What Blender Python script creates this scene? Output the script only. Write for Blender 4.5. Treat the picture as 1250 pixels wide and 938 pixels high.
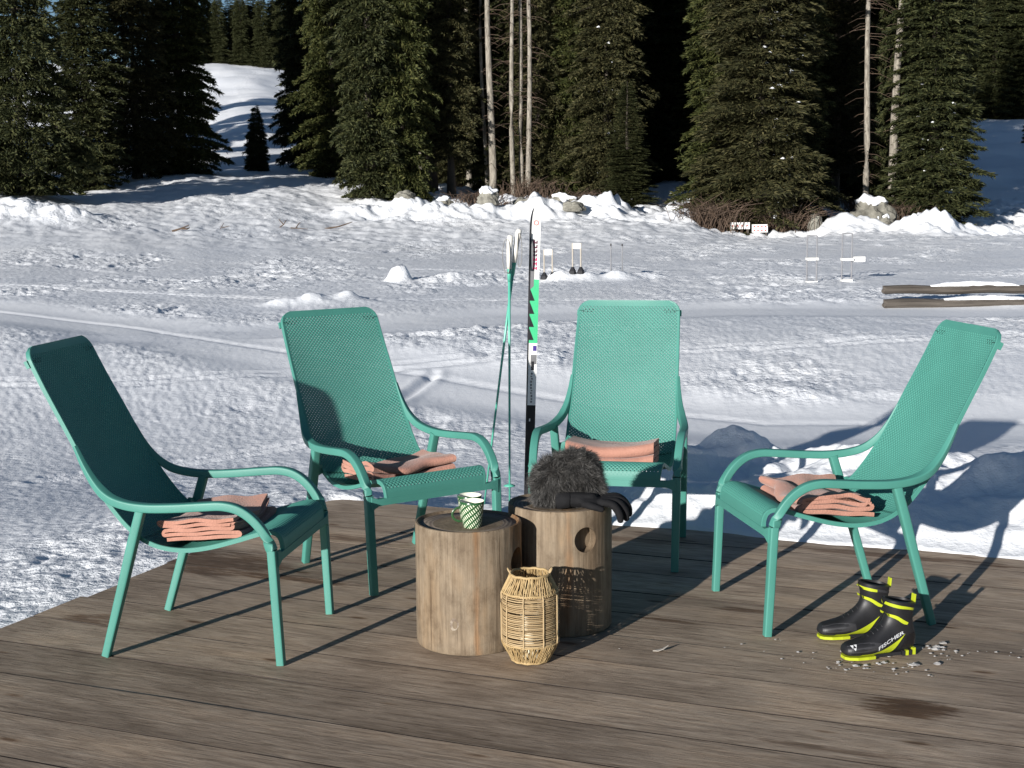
import bpy, bmesh, math, random
import numpy as np
from mathutils import Vector, Matrix, Quaternion
from mathutils.bvhtree import BVHTree

scene = bpy.context.scene
for o in list(bpy.data.objects):
    bpy.data.objects.remove(o)
COL = scene.collection
R = math.radians

# ------------------------------------------------------------------ camera
CAM_Z = 1.523
cam_data = bpy.data.cameras.new('camera')
cam_data.sensor_width = 36.0
cam_data.lens = 50.18
cam_data.clip_start = 0.05
cam_data.clip_end = 3000
cam = bpy.data.objects.new('camera', cam_data)
COL.objects.link(cam)
cam.matrix_world = (Matrix.Translation((0, 0, CAM_Z)) @ Matrix.Rotation(R(90 - 7.594), 4, 'X')
                    @ Matrix.Rotation(R(-0.6), 4, 'Z'))
scene.camera = cam

# ------------------------------------------------------------------ light
SUN_ELEV = 12.5
SUN_H = Vector((0.535, 0.845, 0)).normalized()          # horizontal direction the shadows fall in
sky_world = bpy.data.worlds.new('World')
scene.world = sky_world
sky_world.use_nodes = True
wn = sky_world.node_tree
wn.nodes.clear()
w_out = wn.nodes.new('ShaderNodeOutputWorld')
w_bg = wn.nodes.new('ShaderNodeBackground')
w_sky = wn.nodes.new('ShaderNodeTexSky')
w_sky.sky_type = 'NISHITA'
w_sky.sun_disc = False
w_sky.sun_elevation = R(SUN_ELEV)
w_sky.sun_rotation = math.atan2(-SUN_H.x, -SUN_H.y) % (2 * math.pi)
w_sky.altitude = 1800
w_sky.air_density = 1.0
w_sky.dust_density = 0.2
w_sky.ozone_density = 2.5
w_bg.inputs['Strength'].default_value = 0.054
wn.links.new(w_sky.outputs[0], w_bg.inputs[0])
wn.links.new(w_bg.outputs[0], w_out.inputs[0])

sun_data = bpy.data.lights.new('sun', 'SUN')
sun_data.energy = 5.0
sun_data.angle = R(0.53)
sun_data.color = (1.0, 0.96, 0.91)
sun = bpy.data.objects.new('sun', sun_data)
COL.objects.link(sun)
sd = Vector((SUN_H.x * math.cos(R(SUN_ELEV)), SUN_H.y * math.cos(R(SUN_ELEV)), -math.sin(R(SUN_ELEV))))
sun.rotation_euler = sd.to_track_quat('-Z', 'Y').to_euler()
sun.location = (-20, -35, 12)

scene.view_settings.view_transform = 'Standard'
scene.view_settings.look = 'None'
scene.view_settings.gamma = 1.0
scene.view_settings.exposure = 0.55
scene.view_settings.use_curve_mapping = False
scene.render.engine = 'CYCLES'
scene.render.resolution_x = 1024
scene.render.resolution_y = 768

# ------------------------------------------------------------------ noise
def _hash(ix, iy, seed):
    h = (ix.astype(np.int64) * 374761393 + iy.astype(np.int64) * 668265263 + seed * 1442695041) & 0xFFFFFFFF
    h = ((h ^ (h >> 13)) * 1274126177) & 0xFFFFFFFF
    h = (h ^ (h >> 16)) & 0xFFFFFFFF
    return h
def gnoise(x, y, seed=0):
    x = np.asarray(x, float); y = np.asarray(y, float)
    ix = np.floor(x); iy = np.floor(y)
    fx = x - ix; fy = y - iy
    ux = fx * fx * fx * (fx * (fx * 6 - 15) + 10)
    uy = fy * fy * fy * (fy * (fy * 6 - 15) + 10)
    def g(dx, dy):
        a = _hash(ix + dx, iy + dy, seed) / 4294967296.0 * 2 * np.pi
        return np.cos(a) * (fx - dx) + np.sin(a) * (fy - dy)
    n0 = g(0, 0) * (1 - ux) + g(1, 0) * ux
    n1 = g(0, 1) * (1 - ux) + g(1, 1) * ux
    return (n0 * (1 - uy) + n1 * uy) * 1.45
def fbm(x, y, seed=0, octv=3, gain=0.5):
    s = 0; a = 1.0; k = 1.0
    for i in range(octv):
        s = s + a * gnoise(x * k + 17.3 * i, y * k - 9.1 * i, seed + i)
        a *= gain; k *= 2.03
    return s
def sstep(a, b, x):
    t = np.clip((np.asarray(x, float) - a) / (b - a), 0, 1)
    return t * t * (3 - 2 * t)

# ------------------------------------------------------------------ mesh helpers
def new_obj(name, data, parent=None, mat=None):
    o = bpy.data.objects.new(name, data)
    COL.objects.link(o)
    if parent is not None:
        o.parent = parent
    if mat is not None and data is not None:
        data.materials.append(mat)
    return o
def tag(o, label=None, cat=None, group=None, kind=None):
    if label: o['label'] = label
    if cat: o['category'] = cat
    if group: o['group'] = group
    if kind: o['kind'] = kind
    return o
def thing(name, label, cat, loc=(0, 0, 0), rz=0.0, group=None):
    o = bpy.data.objects.new(name, None)
    o.empty_display_size = 0.1
    COL.objects.link(o)
    o.location = loc
    o.rotation_euler = (0, 0, rz)
    return tag(o, label, cat, group)
def copy_tree(o, parent=None):
    c = o.copy()
    COL.objects.link(c)
    c.parent = parent
    for ch in list(o.children):
        copy_tree(ch, c)
    return c

class MB:
    def __init__(self):
        self.v = []; self.f = []
    def add(self, verts, faces):
        n = len(self.v)
        self.v.extend([tuple(map(float, p)) for p in verts])
        self.f.extend([tuple(i + n for i in f) for f in faces])
        return self
    def box(self, c, s, m=None, taper=1.0):
        hx, hy, hz = s[0] / 2, s[1] / 2, s[2] / 2
        vs = []
        for dz in (-1, 1):
            k = 1.0 if dz < 0 else taper
            for dx, dy in ((-1, -1), (1, -1), (1, 1), (-1, 1)):
                p = Vector((dx * hx * k, dy * hy * k, dz * hz))
                if m is not None: p = m @ p
                vs.append((p.x + c[0], p.y + c[1], p.z + c[2]))
        return self.add(vs, [(0, 3, 2, 1), (4, 5, 6, 7), (0, 1, 5, 4), (1, 2, 6, 5), (2, 3, 7, 6), (3, 0, 4, 7)])
    def loft(self, rings, cap0=True, cap1=True):
        n = len(rings[0]); vs = []; fs = []
        for r in rings: vs.extend(r)
        for i in range(len(rings) - 1):
            for j in range(n):
                a = i * n + j; b = i * n + (j + 1) % n
                fs.append((a, b, b + n, a + n))
        if cap0: fs.append(tuple(reversed(range(n))))
        if cap1: fs.append(tuple(range((len(rings) - 1) * n, len(rings) * n)))
        return self.add(vs, fs)
    def tube(self, pts, rad, n=8, sq=None, up=(0, 0, 1), cap=True, cap0=None, cap1=None):
        """round tube (or a rounded rectangle sq=(half side, half normal, roundness)) along pts"""
        pts = [Vector(p) for p in pts]
        rings = []
        upv = Vector(up)
        for i, p in enumerate(pts):
            t = (pts[min(i + 1, len(pts) - 1)] - pts[max(i - 1, 0)]).normalized()
            a = t.cross(upv)
            if a.length < 1e-4: a = t.cross(Vector((1, 0.01, 0)))
            a.normalize(); b = a.cross(t).normalized()
            r = rad[i] if isinstance(rad, (list, tuple)) else rad
            ring = []
            for k in range(n):
                an = 2 * math.pi * (k + 0.5) / n
                c, s = math.cos(an), math.sin(an)
                if sq is not None:
                    e = sq[2]
                    c = math.copysign(abs(c) ** e, c) * sq[0]; s = math.copysign(abs(s) ** e, s) * sq[1]
                    q = p + a * (c * r) + b * (s * r)
                else:
                    q = p + a * (c * r) + b * (s * r)
                ring.append(q)
            rings.append(ring)
        return self.loft(rings, cap if cap0 is None else cap0, cap if cap1 is None else cap1)
    def lathe(self, prof, n=32, c=(0, 0, 0), cap0=True, cap1=True):
        rings = [[(c[0] + r * math.cos(2 * math.pi * k / n), c[1] + r * math.sin(2 * math.pi * k / n), c[2] + z)
                  for k in range(n)] for r, z in prof]
        return self.loft(rings, cap0, cap1)
    def mesh(self, name, smooth=False):
        me = bpy.data.meshes.new(name)
        me.from_pydata(self.v, [], self.f)
        if smooth:
            me.polygons.foreach_set('use_smooth', [True] * len(me.polygons))
        me.update()
        return me
    def build(self, name, mat=None, parent=None, smooth=False):
        return new_obj(name, self.mesh(name, smooth), parent, mat)
def np_mesh(name, verts, quads, smooth=False, k=4):
    verts = np.asarray(verts, np.float32); quads = np.asarray(quads, np.int32)
    me = bpy.data.meshes.new(name)
    me.vertices.add(len(verts)); me.vertices.foreach_set('co', verts.ravel())
    me.loops.add(quads.size); me.loops.foreach_set('vertex_index', quads.ravel())
    me.polygons.add(len(quads))
    me.polygons.foreach_set('loop_start', np.arange(0, quads.size, k, dtype=np.int32))
    if smooth: me.polygons.foreach_set('use_smooth', np.ones(len(quads), bool))
    me.update(calc_edges=True)
    return me
def smooth_angle(me, ang=40):
    bm = bmesh.new(); bm.from_mesh(me)
    for e in bm.edges:
        e.smooth = (len(e.link_faces) == 2 and e.calc_face_angle(0) < R(ang))
    for f in bm.faces: f.smooth = True
    bm.to_mesh(me); bm.free()
    return me
def apply_mods(o):
    """bake an object's modifiers into its mesh"""
    dg = bpy.context.evaluated_depsgraph_get()
    dg.update()
    me = bpy.data.meshes.new_from_object(o.evaluated_get(dg))
    o.modifiers.clear()
    old = o.data
    o.data = me
    me.name = o.name
    bpy.data.meshes.remove(old)
    return me
def catmull(pts, n):
    P = [np.array(p, float) for p in pts]
    P = [2 * P[0] - P[1]] + P + [2 * P[-1] - P[-2]]
    out = []
    for i in range(1, len(P) - 2):
        for k in range(n):
            t = k / n
            p0, p1, p2, p3 = P[i - 1], P[i], P[i + 1], P[i + 2]
            out.append(0.5 * (2 * p1 + (p2 - p0) * t + (2 * p0 - 5 * p1 + 4 * p2 - p3) * t * t + (3 * p1 - p0 - 3 * p2 + p3) * t ** 3))
    out.append(P[-2])
    return out

# ------------------------------------------------------------------ materials
def mk(name):
    m = bpy.data.materials.new(name); m.use_nodes = True
    nt = m.node_tree; nt.nodes.clear()
    out = nt.nodes.new('ShaderNodeOutputMaterial'); b = nt.nodes.new('ShaderNodeBsdfPrincipled')
    nt.links.new(b.outputs[0], out.inputs[0])
    return m, nt, b
def N(nt, t, **kw):
    n = nt.nodes.new(t)
    for k, v in kw.items(): setattr(n, k, v)
    return n
def L(nt, a, b): nt.links.new(a, b)
def ramp(nt, fac, stops):
    r = N(nt, 'ShaderNodeValToRGB'); e = r.color_ramp.elements
    while len(e) < len(stops): e.new(0.5)
    for i, (p, c) in enumerate(stops):
        e[i].position = p; e[i].color = (c[0], c[1], c[2], 1)
    L(nt, fac, r.inputs[0]); return r
def noise_tex(nt, vec, scale, detail=4, rough=0.55, dist=0.0):
    n = N(nt, 'ShaderNodeTexNoise'); n.inputs['Scale'].default_value = scale
    n.inputs['Detail'].default_value = detail; n.inputs['Roughness'].default_value = rough
    n.inputs['Distortion'].default_value = dist
    if vec is not None: L(nt, vec, n.inputs['Vector'])
    return n
def mapped(nt, src, scale=(1, 1, 1), loc=(0, 0, 0)):
    mp = N(nt, 'ShaderNodeMapping'); mp.inputs['Scale'].default_value = scale; mp.inputs['Location'].default_value = loc
    L(nt, src, mp.inputs['Vector']); return mp.outputs[0]
def bump(nt, b, height, strength, dist, prev=None):
    bp = N(nt, 'ShaderNodeBump'); bp.inputs['Strength'].default_value = strength; bp.inputs['Distance'].default_value = dist
    L(nt, height, bp.inputs['Height'])
    if prev is not None: L(nt, prev, bp.inputs['Normal'])
    L(nt, bp.outputs[0], b.inputs['Normal']); return bp.outputs[0]
def pmat(name, c1, c2=None, scale=6, rough=0.6, bmp=0.0, bdist=0.01, stretch=(1, 1, 1), coord='Object', bscale=None, sheen=0, spec=0.5, detail=4):
    m, nt, b = mk(name)
    tc = N(nt, 'ShaderNodeTexCoord'); vec = mapped(nt, tc.outputs[coord], stretch)
    b.inputs['Roughness'].default_value = rough
    b.inputs['Specular IOR Level'].default_value = spec
    if c2 is None: c2 = tuple(x * 0.8 for x in c1)
    n = noise_tex(nt, vec, scale, detail)
    r = ramp(nt, n.outputs[0], [(0.3, c1), (0.7, c2)])
    L(nt, r.outputs[0], b.inputs['Base Color'])
    if bmp:
        n2 = noise_tex(nt, vec, bscale or scale * 3, 5)
        bump(nt, b, n2.outputs[0], bmp, bdist)
    if sheen:
        b.inputs['Sheen Weight'].default_value = sheen
        b.inputs['Sheen Roughness'].default_value = 0.5
    return m

# snow
def make_snow(name='snow', sc=1.0):
    m, nt, b = mk(name)
    g = N(nt, 'ShaderNodeNewGeometry')
    n1 = noise_tex(nt, g.outputs['Position'], 0.35, 3)
    r = ramp(nt, n1.outputs[0], [(0.3, (0.80, 0.82, 0.85)), (0.7, (0.88, 0.89, 0.90))])
    L(nt, r.outputs[0], b.inputs['Base Color'])
    b.inputs['Roughness'].default_value = 0.55
    b.inputs['Specular IOR Level'].default_value = 0.35
    n2 = noise_tex(nt, g.outputs['Position'], 14 * sc, 5, 0.62)
    p = bump(nt, b, n2.outputs[0], 0.7, 0.04)
    if name == 'snow_field':
        atn = N(nt, 'ShaderNodeAttribute'); atn.attribute_name = 'looseness'
        ml = N(nt, 'ShaderNodeMath', operation='MULTIPLY'); ml.inputs[1].default_value = 0.9; L(nt, atn.outputs['Fac'], ml.inputs[0])
        L(nt, ml.outputs[0], p.node.inputs['Strength'])
    n3 = noise_tex(nt, g.outputs['Position'], 70 * sc, 3, 0.6)
    bump(nt, b, n3.outputs[0], 0.35, 0.006, p)
    return m
M_SNOW = make_snow()
M_FIELD = make_snow('snow_field')

# weathered decking: grain along local x, wet patches at fixed places
def make_deck_mat():
    m, nt, b = mk('weathered_planks')
    tc = N(nt, 'ShaderNodeTexCoord'); oi = N(nt, 'ShaderNodeObjectInfo'); g = N(nt, 'ShaderNodeNewGeometry')
    sc = N(nt, 'ShaderNodeVectorMath', operation='SCALE'); L(nt, oi.outputs['Random'], sc.inputs['Scale'])
    sc.inputs[0].default_value = (37.0, 11.0, 5.0)
    ad = N(nt, 'ShaderNodeVectorMath', operation='ADD'); L(nt, tc.outputs['Object'], ad.inputs[0]); L(nt, sc.outputs[0], ad.inputs[1])
    v = mapped(nt, ad.outputs[0], (3.2, 34, 34))
    grain = noise_tex(nt, v, 2.2, 9, 0.72, 0.5)
    fine = noise_tex(nt, mapped(nt, ad.outputs[0], (14, 260, 260)), 2.0, 4, 0.6)
    blot = noise_tex(nt, mapped(nt, ad.outputs[0], (1.0, 2.6, 2.6)), 1.8, 4, 0.6)
    r1 = ramp(nt, grain.outputs[0], [(0.28, (0.165, 0.120, 0.083)), (0.50, (0.375, 0.298, 0.226)), (0.75, (0.56, 0.465, 0.37))])
    r2 = ramp(nt, blot.outputs[0], [(0.3, (0.55, 0.52, 0.49)), (0.52, (0.95, 0.93, 0.9)), (0.75, (1.22, 1.14, 1.04))])
    mx = N(nt, 'ShaderNodeMix', data_type='RGBA', blend_type='MULTIPLY'); mx.inputs[0].default_value = 1
    L(nt, r1.outputs[0], mx.inputs[6]); L(nt, r2.outputs[0], mx.inputs[7])
    # knots and dark checks
    kn = N(nt, 'ShaderNodeTexVoronoi'); kn.inputs['Scale'].default_value = 1.0
    L(nt, mapped(nt, ad.outputs[0], (2.3, 7.5, 7.5)), kn.inputs['Vector'])
    kr = ramp(nt, kn.outputs['Distance'], [(0.05, (0.42, 0.34, 0.28)), (0.085, (0.8, 0.74, 0.68)), (0.12, (1, 1, 1))])
    ck = noise_tex(nt, mapped(nt, ad.outputs[0], (2.6, 75, 75)), 2.0, 4, 0.65, 0.3)
    ckr = ramp(nt, ck.outputs[0], [(0.31, (0.30, 0.26, 0.22)), (0.37, (1, 1, 1)), (0.66, (1, 1, 1)), (0.72, (1.28, 1.26, 1.22))])
    m3 = N(nt, 'ShaderNodeMix', data_type='RGBA', blend_type='MULTIPLY'); m3.inputs[0].default_value = 1
    L(nt, mx.outputs[2], m3.inputs[6]); L(nt, kr.outputs[0], m3.inputs[7])
    m4 = N(nt, 'ShaderNodeMix', data_type='RGBA', blend_type='MULTIPLY'); m4.inputs[0].default_value = 1
    L(nt, m3.outputs[2], m4.inputs[6]); L(nt, ckr.outputs[0], m4.inputs[7]); mx = m4
    # per plank tone
    hsv = N(nt, 'ShaderNodeHueSaturation')
    mr = N(nt, 'ShaderNodeMapRange'); mr.inputs[3].default_value = 0.82; mr.inputs[4].default_value = 1.14
    L(nt, oi.outputs['Random'], mr.inputs[0]); L(nt, mr.outputs[0], hsv.inputs['Value']); L(nt, mx.outputs[2], hsv.inputs['Color'])
    # wet stains: ragged blobs stretched along the boards
    nz = noise_tex(nt, mapped(nt, ad.outputs[0], (3, 22, 22)), 2.0, 5, 0.7)
    wet = None
    ux, uy = math.cos(R(-23)), math.sin(R(-23))
    for (sx, sy, a, bb, k) in [(1.17, 4.075, 0.16, 0.10, 1), (0.84, 5.10, 0.13, 0.035, 0.9), (-1.25, 5.85, 0.45, 0.22, 0.85), (-0.95, 5.62, 0.40, 0.05, 0.9),
                            (-1.55, 5.05, 0.16, 0.07, .8), (-0.72, 6.25, .35, .06, .7), (0.55, 4.98, 0.16, 0.02, .9), (1.6, 5.85, .7, .05, .8), (0.5, 6.2, .5, .06, .7),
                            (-0.2, 3.55, 0.35, 0.03, .5), (0.9, 3.75, 0.3, 0.025, .6)]:
        sub = N(nt, 'ShaderNodeVectorMath', operation='SUBTRACT'); L(nt, g.outputs['Position'], sub.inputs[0]); sub.inputs[1].default_value = (sx, sy, 0)
        d1 = N(nt, 'ShaderNodeVectorMath', operation='DOT_PRODUCT'); L(nt, sub.outputs[0], d1.inputs[0]); d1.inputs[1].default_value = (ux / a, uy / a, 0)
        d2 = N(nt, 'ShaderNodeVectorMath', operation='DOT_PRODUCT'); L(nt, sub.outputs[0], d2.inputs[0]); d2.inputs[1].default_value = (-uy / bb, ux / bb, 0)
        p1 = N(nt, 'ShaderNodeMath', operation='MULTIPLY'); L(nt, d1.outputs['Value'], p1.inputs[0]); L(nt, d1.outputs['Value'], p1.inputs[1])
        p2 = N(nt, 'ShaderNodeMath', operation='MULTIPLY_ADD'); L(nt, d2.outputs['Value'], p2.inputs[0]); L(nt, d2.outputs['Value'], p2.inputs[1]); L(nt, p1.outputs[0], p2.inputs[2])
        p3 = N(nt, 'ShaderNodeMath', operation='MULTIPLY_ADD'); L(nt, nz.outputs[0], p3.inputs[0]); p3.inputs[1].default_value = 3.8; L(nt, p2.outputs[0], p3.inputs[2])
        mr2 = N(nt, 'ShaderNodeMapRange'); mr2.inputs[1].default_value = 2.15; mr2.inputs[2].default_value = 2.75; mr2.inputs[3].default_value = k; mr2.inputs[4].default_value = 0
        L(nt, p3.outputs[0], mr2.inputs[0])
        if wet is None: wet = mr2.outputs[0]
        else:
            mxm = N(nt, 'ShaderNodeMath', operation='MAXIMUM'); L(nt, wet, mxm.inputs[0]); L(nt, mr2.outputs[0], mxm.inputs[1]); wet = mxm.outputs[0]
    mw = N(nt, 'ShaderNodeMix', data_type='RGBA', blend_type='MULTIPLY'); L(nt, wet, mw.inputs[0])
    L(nt, hsv.outputs[0], mw.inputs[6]); mw.inputs[7].default_value = (0.34, 0.26, 0.2, 1)
    L(nt, mw.outputs[2], b.inputs['Base Color'])
    b.inputs['Roughness'].default_value = 0.72
    b.inputs['Specular IOR Level'].default_value = 0.25
    p = bump(nt, b, grain.outputs[0], 0.5, 0.006)
    bump(nt, b, fine.outputs[0], 0.35, 0.002, p)
    return m
M_DECK = make_deck_mat()
M_EDGE = pmat('dark_plank_edge', (0.075, 0.055, 0.040), (0.03, 0.023, 0.018), 9, 0.85, 0.4, 0.003, (0.6, 4, 4))  # board sides coloured dark so gaps read as shade, not pale sunlit lines

def make_plastic():
    m, nt, b = mk('teal_resin')
    tc = N(nt, 'ShaderNodeTexCoord')
    n = noise_tex(nt, tc.outputs['Object'], 7, 4)
    r = ramp(nt, n.outputs[0], [(0.3, (0.056, 0.212, 0.172)), (0.7, (0.063, 0.236, 0.191))])
    L(nt, r.outputs[0], b.inputs['Base Color'])
    b.inputs['Roughness'].default_value = 0.48
    b.inputs['Specular IOR Level'].default_value = 0.4
    n2 = noise_tex(nt, tc.outputs['Object'], 420, 2)
    bump(nt, b, n2.outputs[0], 0.12, 0.001)
    return m
M_TEAL = make_plastic()
M_SLOT = pmat('painted_slot_shade', (0.012, 0.045, 0.040), (0.010, 0.038, 0.034), 30, 0.7)

M_BLANKET = pmat('terracotta_wool', (0.43, 0.220, 0.165), (0.36, 0.178, 0.130), 18, 0.95, 0.8, 0.004, bscale=150, sheen=0.2, spec=0.1, detail=6)

def make_stump_mat(name, seed, orange):
    m, nt, b = mk(name)
    tc = N(nt, 'ShaderNodeTexCoord')
    v = mapped(nt, tc.outputs['Object'], (40, 40, 1.8), (seed, seed * 2, 0))
    grain = noise_tex(nt, v, 1.6, 8, 0.7, 0.6)
    blot = noise_tex(nt, mapped(nt, tc.outputs['Object'], (5, 5, 1.6), (seed, 0, 0)), 1.3, 4, 0.6)
    r1 = ramp(nt, grain.outputs[0], [(0.25, (0.100, 0.076, 0.052)), (0.5, (0.195, 0.156, 0.112)), (0.76, (0.27, 0.222, 0.165))])
    r2 = ramp(nt, blot.outputs[0], [(0.30, (0.70, 0.62, 0.55)), (0.55, (1, .97, .93)), (0.75, (1.12, 0.98, 0.82))])
    mx = N(nt, 'ShaderNodeMix', data_type='RGBA', blend_type='MULTIPLY'); mx.inputs[0].default_value = 1
    L(nt, r1.outputs[0], mx.inputs[6]); L(nt, r2.outputs[0], mx.inputs[7])
    ck = noise_tex(nt, mapped(nt, tc.outputs['Object'], (55, 55, 0.9), (seed * 3, 1, 0)), 1.4, 4, 0.6, 0.2)
    ckr = ramp(nt, ck.outputs[0], [(0.30, (0.35, 0.30, 0.26)), (0.36, (1, 1, 1))])
    scr = noise_tex(nt, mapped(nt, tc.outputs['Object'], (7, 7, 4.5), (0, seed, 4)), 2.2, 7, 0.75)
    scr_r = ramp(nt, scr.outputs[0], [(0.34, (0.62, 0.58, 0.55)), (0.5, (1, 1, 1)), (0.68, (1.22, 1.2, 1.18))])
    mq = N(nt, 'ShaderNodeMix', data_type='RGBA', blend_type='MULTIPLY'); mq.inputs[0].default_value = 1
    L(nt, mx.outputs[2], mq.inputs[6]); L(nt, ckr.outputs[0], mq.inputs[7])
    mq2 = N(nt, 'ShaderNodeMix', data_type='RGBA', blend_type='MULTIPLY'); mq2.inputs[0].default_value = 0.85
    L(nt, mq.outputs[2], mq2.inputs[6]); L(nt, scr_r.outputs[0], mq2.inputs[7]); mx = mq2
    # orange resin streak: band of x around a position, ragged
    sep = N(nt, 'ShaderNodeSeparateXYZ'); L(nt, tc.outputs['Object'], sep.inputs[0])
    s1 = noise_tex(nt, mapped(nt, tc.outputs['Object'], (9, 9, 2.2), (3, seed, 1)), 1.6, 4, 0.6)
    col = mx.outputs[2]
    for (x0, wd, k) in orange:
        a = N(nt, 'ShaderNodeMath', operation='SUBTRACT'); L(nt, sep.outputs[0], a.inputs[0]); a.inputs[1].default_value = x0
        ab = N(nt, 'ShaderNodeMath', operation='ABSOLUTE'); L(nt, a.outputs[0], ab.inputs[0])
        ma = N(nt, 'ShaderNodeMath', operation='MULTIPLY_ADD'); L(nt, s1.outputs[0], ma.inputs[0]); ma.inputs[1].default_value = 0.11; L(nt, ab.outputs[0], ma.inputs[2])
        mr = N(nt, 'ShaderNodeMapRange'); mr.inputs[1].default_value = 0.03 + wd; mr.inputs[2].default_value = 0.055 + wd; mr.inputs[3].default_value = k; mr.inputs[4].default_value = 0
        L(nt, ma.outputs[0], mr.inputs[0])
        mo = N(nt, 'ShaderNodeMix', data_type='RGBA', blend_type='MULTIPLY'); L(nt, mr.outputs[0], mo.inputs[0]); L(nt, col, mo.inputs[6]); mo.inputs[7].default_value = (1.25, 0.78, 0.42, 1)
        col = mo.outputs[2]
    L(nt, col, b.inputs['Base Color'])
    b.inputs['Roughness'].default_value = 0.75; b.inputs['Specular IOR Level'].default_value = 0.25
    bump(nt, b, grain.outputs[0], 0.45, 0.006)
    return m
def make_ring_mat():
    m, nt, b = mk('stump_end_grain')
    tc = N(nt, 'ShaderNodeTexCoord')
    wv = N(nt, 'ShaderNodeTexWave', wave_type='RINGS', rings_direction='Z'); wv.inputs['Scale'].default_value = 22
    wv.inputs['Distortion'].default_value = 3.0; wv.inputs['Detail'].default_value = 3
    L(nt, mapped(nt, tc.outputs['Object'], (1, 1, 0)), wv.inputs['Vector'])
    nz = noise_tex(nt, tc.outputs['Object'], 9, 5, .65)
    mul = N(nt, 'ShaderNodeMath', operation='MULTIPLY_ADD'); L(nt, wv.outputs['Fac'], mul.inputs[0]); mul.inputs[1].default_value = 0.25; L(nt, nz.outputs[0], mul.inputs[2])
    r = ramp(nt, mul.outputs[0], [(0.35, (0.075, 0.055, 0.040)), (0.6, (0.17, 0.132, 0.10)), (0.9, (0.30, 0.24, 0.18))])
    L(nt, r.outputs[0], b.inputs['Base Color'])
    b.inputs['Roughness'].default_value = 0.8
    bump(nt, b, mul.outputs[0], 0.5, 0.004)
    return m
M_STUMP_A = make_stump_mat('stump_wood_grey', 1.7, [(0.03, 0.012, 0.55), (0.165, 0.03, 0.7)])
M_STUMP_B = make_stump_mat('stump_wood_pale', 7.3, [(0.02, 0.015, 0.4)])
M_RINGS = make_ring_mat()

def make_needles(name, c1, c2, c3):
    m, nt, b = mk(name)
    g = N(nt, 'ShaderNodeNewGeometry')
    r = ramp(nt, g.outputs['Random Per Island'], [(0.0, c1), (0.55, c2), (1.0, c3)])
    L(nt, r.outputs[0], b.inputs['Base Color'])
    b.inputs['Roughness'].default_value = 0.7; b.inputs['Specular IOR Level'].default_value = 0.2
    return m
M_NEEDLE = [make_needles('spruce_needles', (0.0155, 0.0196, 0.0077), (0.0348, 0.0416, 0.0142), (0.0722, 0.0729, 0.0271)),
            make_needles('spruce_needles_yellowish', (0.0193, 0.0248, 0.0065), (0.0438, 0.0521, 0.0142), (0.0903, 0.0898, 0.0284)),
            make_needles('spruce_needles_brownish', (0.0181, 0.0196, 0.0077), (0.0413, 0.0416, 0.0155), (0.0850, 0.0755, 0.0323))]
M_BARK = pmat('spruce_bark', (0.085, 0.068, 0.052), (0.045, 0.036, 0.028), 5, 0.85, 0.6, 0.02, (3, 3, 0.6))
M_BARK_PALE = pmat('pale_bare_bark', (0.34, 0.31, 0.255), (0.12, 0.102, 0.082), 5, 0.9, 0.9, 0.03, (3.5, 3.5, 0.7), detail=7)
M_TWIG = pmat('dead_brown_twigs', (0.105, 0.068, 0.044), (0.055, 0.036, 0.025), 5, 0.85)
M_ROCK = pmat('lichen_rock', (0.26, 0.25, 0.21), (0.09, 0.085, 0.07), 3, 0.85, 0.8, 0.06, bscale=6)
M_TIMBER = pmat('old_timber', (0.10, 0.085, 0.07), (0.045, 0.037, 0.030), 4, 0.8, 0.5, 0.01, (0.5, 6, 6))
M_WHITE = pmat('white_paint', (0.78, 0.77, 0.74), (0.70, 0.69, 0.66), 8, 0.5)
M_RED = pmat('red_paint', (0.5, 0.06, 0.05), (0.42, 0.05, 0.04), 8, 0.5)
M_PIPE = pmat('grey_galvanised_pipe', (0.26, 0.26, 0.27), (0.18, 0.18, 0.19), 20, 0.45)
M_DARK = pmat('black_rubber', (0.02, 0.02, 0.022), (0.012, 0.012, 0.014), 20, 0.5)

# ------------------------------------------------------------------ deck frame of reference
DA = R(-23)
E1 = np.array([math.cos(DA), math.sin(DA)])      # along the boards
E2 = np.array([-math.sin(DA), math.cos(DA)])     # across the boards, away from the camera
D_LEFT, D_RIGHT, D_BACK, D_FRONT = -3.63, 4.2, 6.20, -2.3

# ------------------------------------------------------------------ terrain
COLS = np.array([-1500, -300, 0, 120, 220, 310, 420, 520, 600, 740, 830, 920, 1060, 1200, 1350, 1600, 2800], float)
DIST = np.array([0, 32, 40, 48, 56, 65, 80, 110, 140, 200, 420], float)
def zs(d, x, y):
    yf = y + (x - 625) * 0.01047
    return CAM_Z + d * (236.7 - yf) / 1742.0
ROWS = {
    48: [215, 225, 238, 246, 250, 252, 262, 262, 262, 262, 268, 288, 280, 286, 285, 280, 270],
    56: [195, 205, 222, 225, 218, 222, 227, 240, 240, 243, 240, 265, 255, 262, 260, 255, 240],
    65: [175, 185, 205, 205, 206, 205, 209, 225, 228, 232, 218, 240, 235, 232, 232, 228, 215],
    80: [160, 165, 180, 180, 178, 172, 180, 205, 210, 210, 200, 210, 205, 200, 198, 198, 190],
    110: [120, 120, 130, 130, 130, 122, 140, 170, 175, 175, 170, 170, 160, 151, 150, 150, 150],
    140: [85, 85, 86, 86, 86, 85, 100, 140, 140, 140, 140, 140, 130, 128, 128, 126, 126],
    200: [100] * 17, 420: [170] * 17}
Z40 = [0.9, 0.65, 0.5, 0.4, 0.25, 0.12, 0.0, -0.08, -0.08, -0.08, -0.1, -0.16, -0.16, -0.1, 0.0, 0.2, 0.4]
GRID = np.zeros((len(DIST), len(COLS)))
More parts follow.
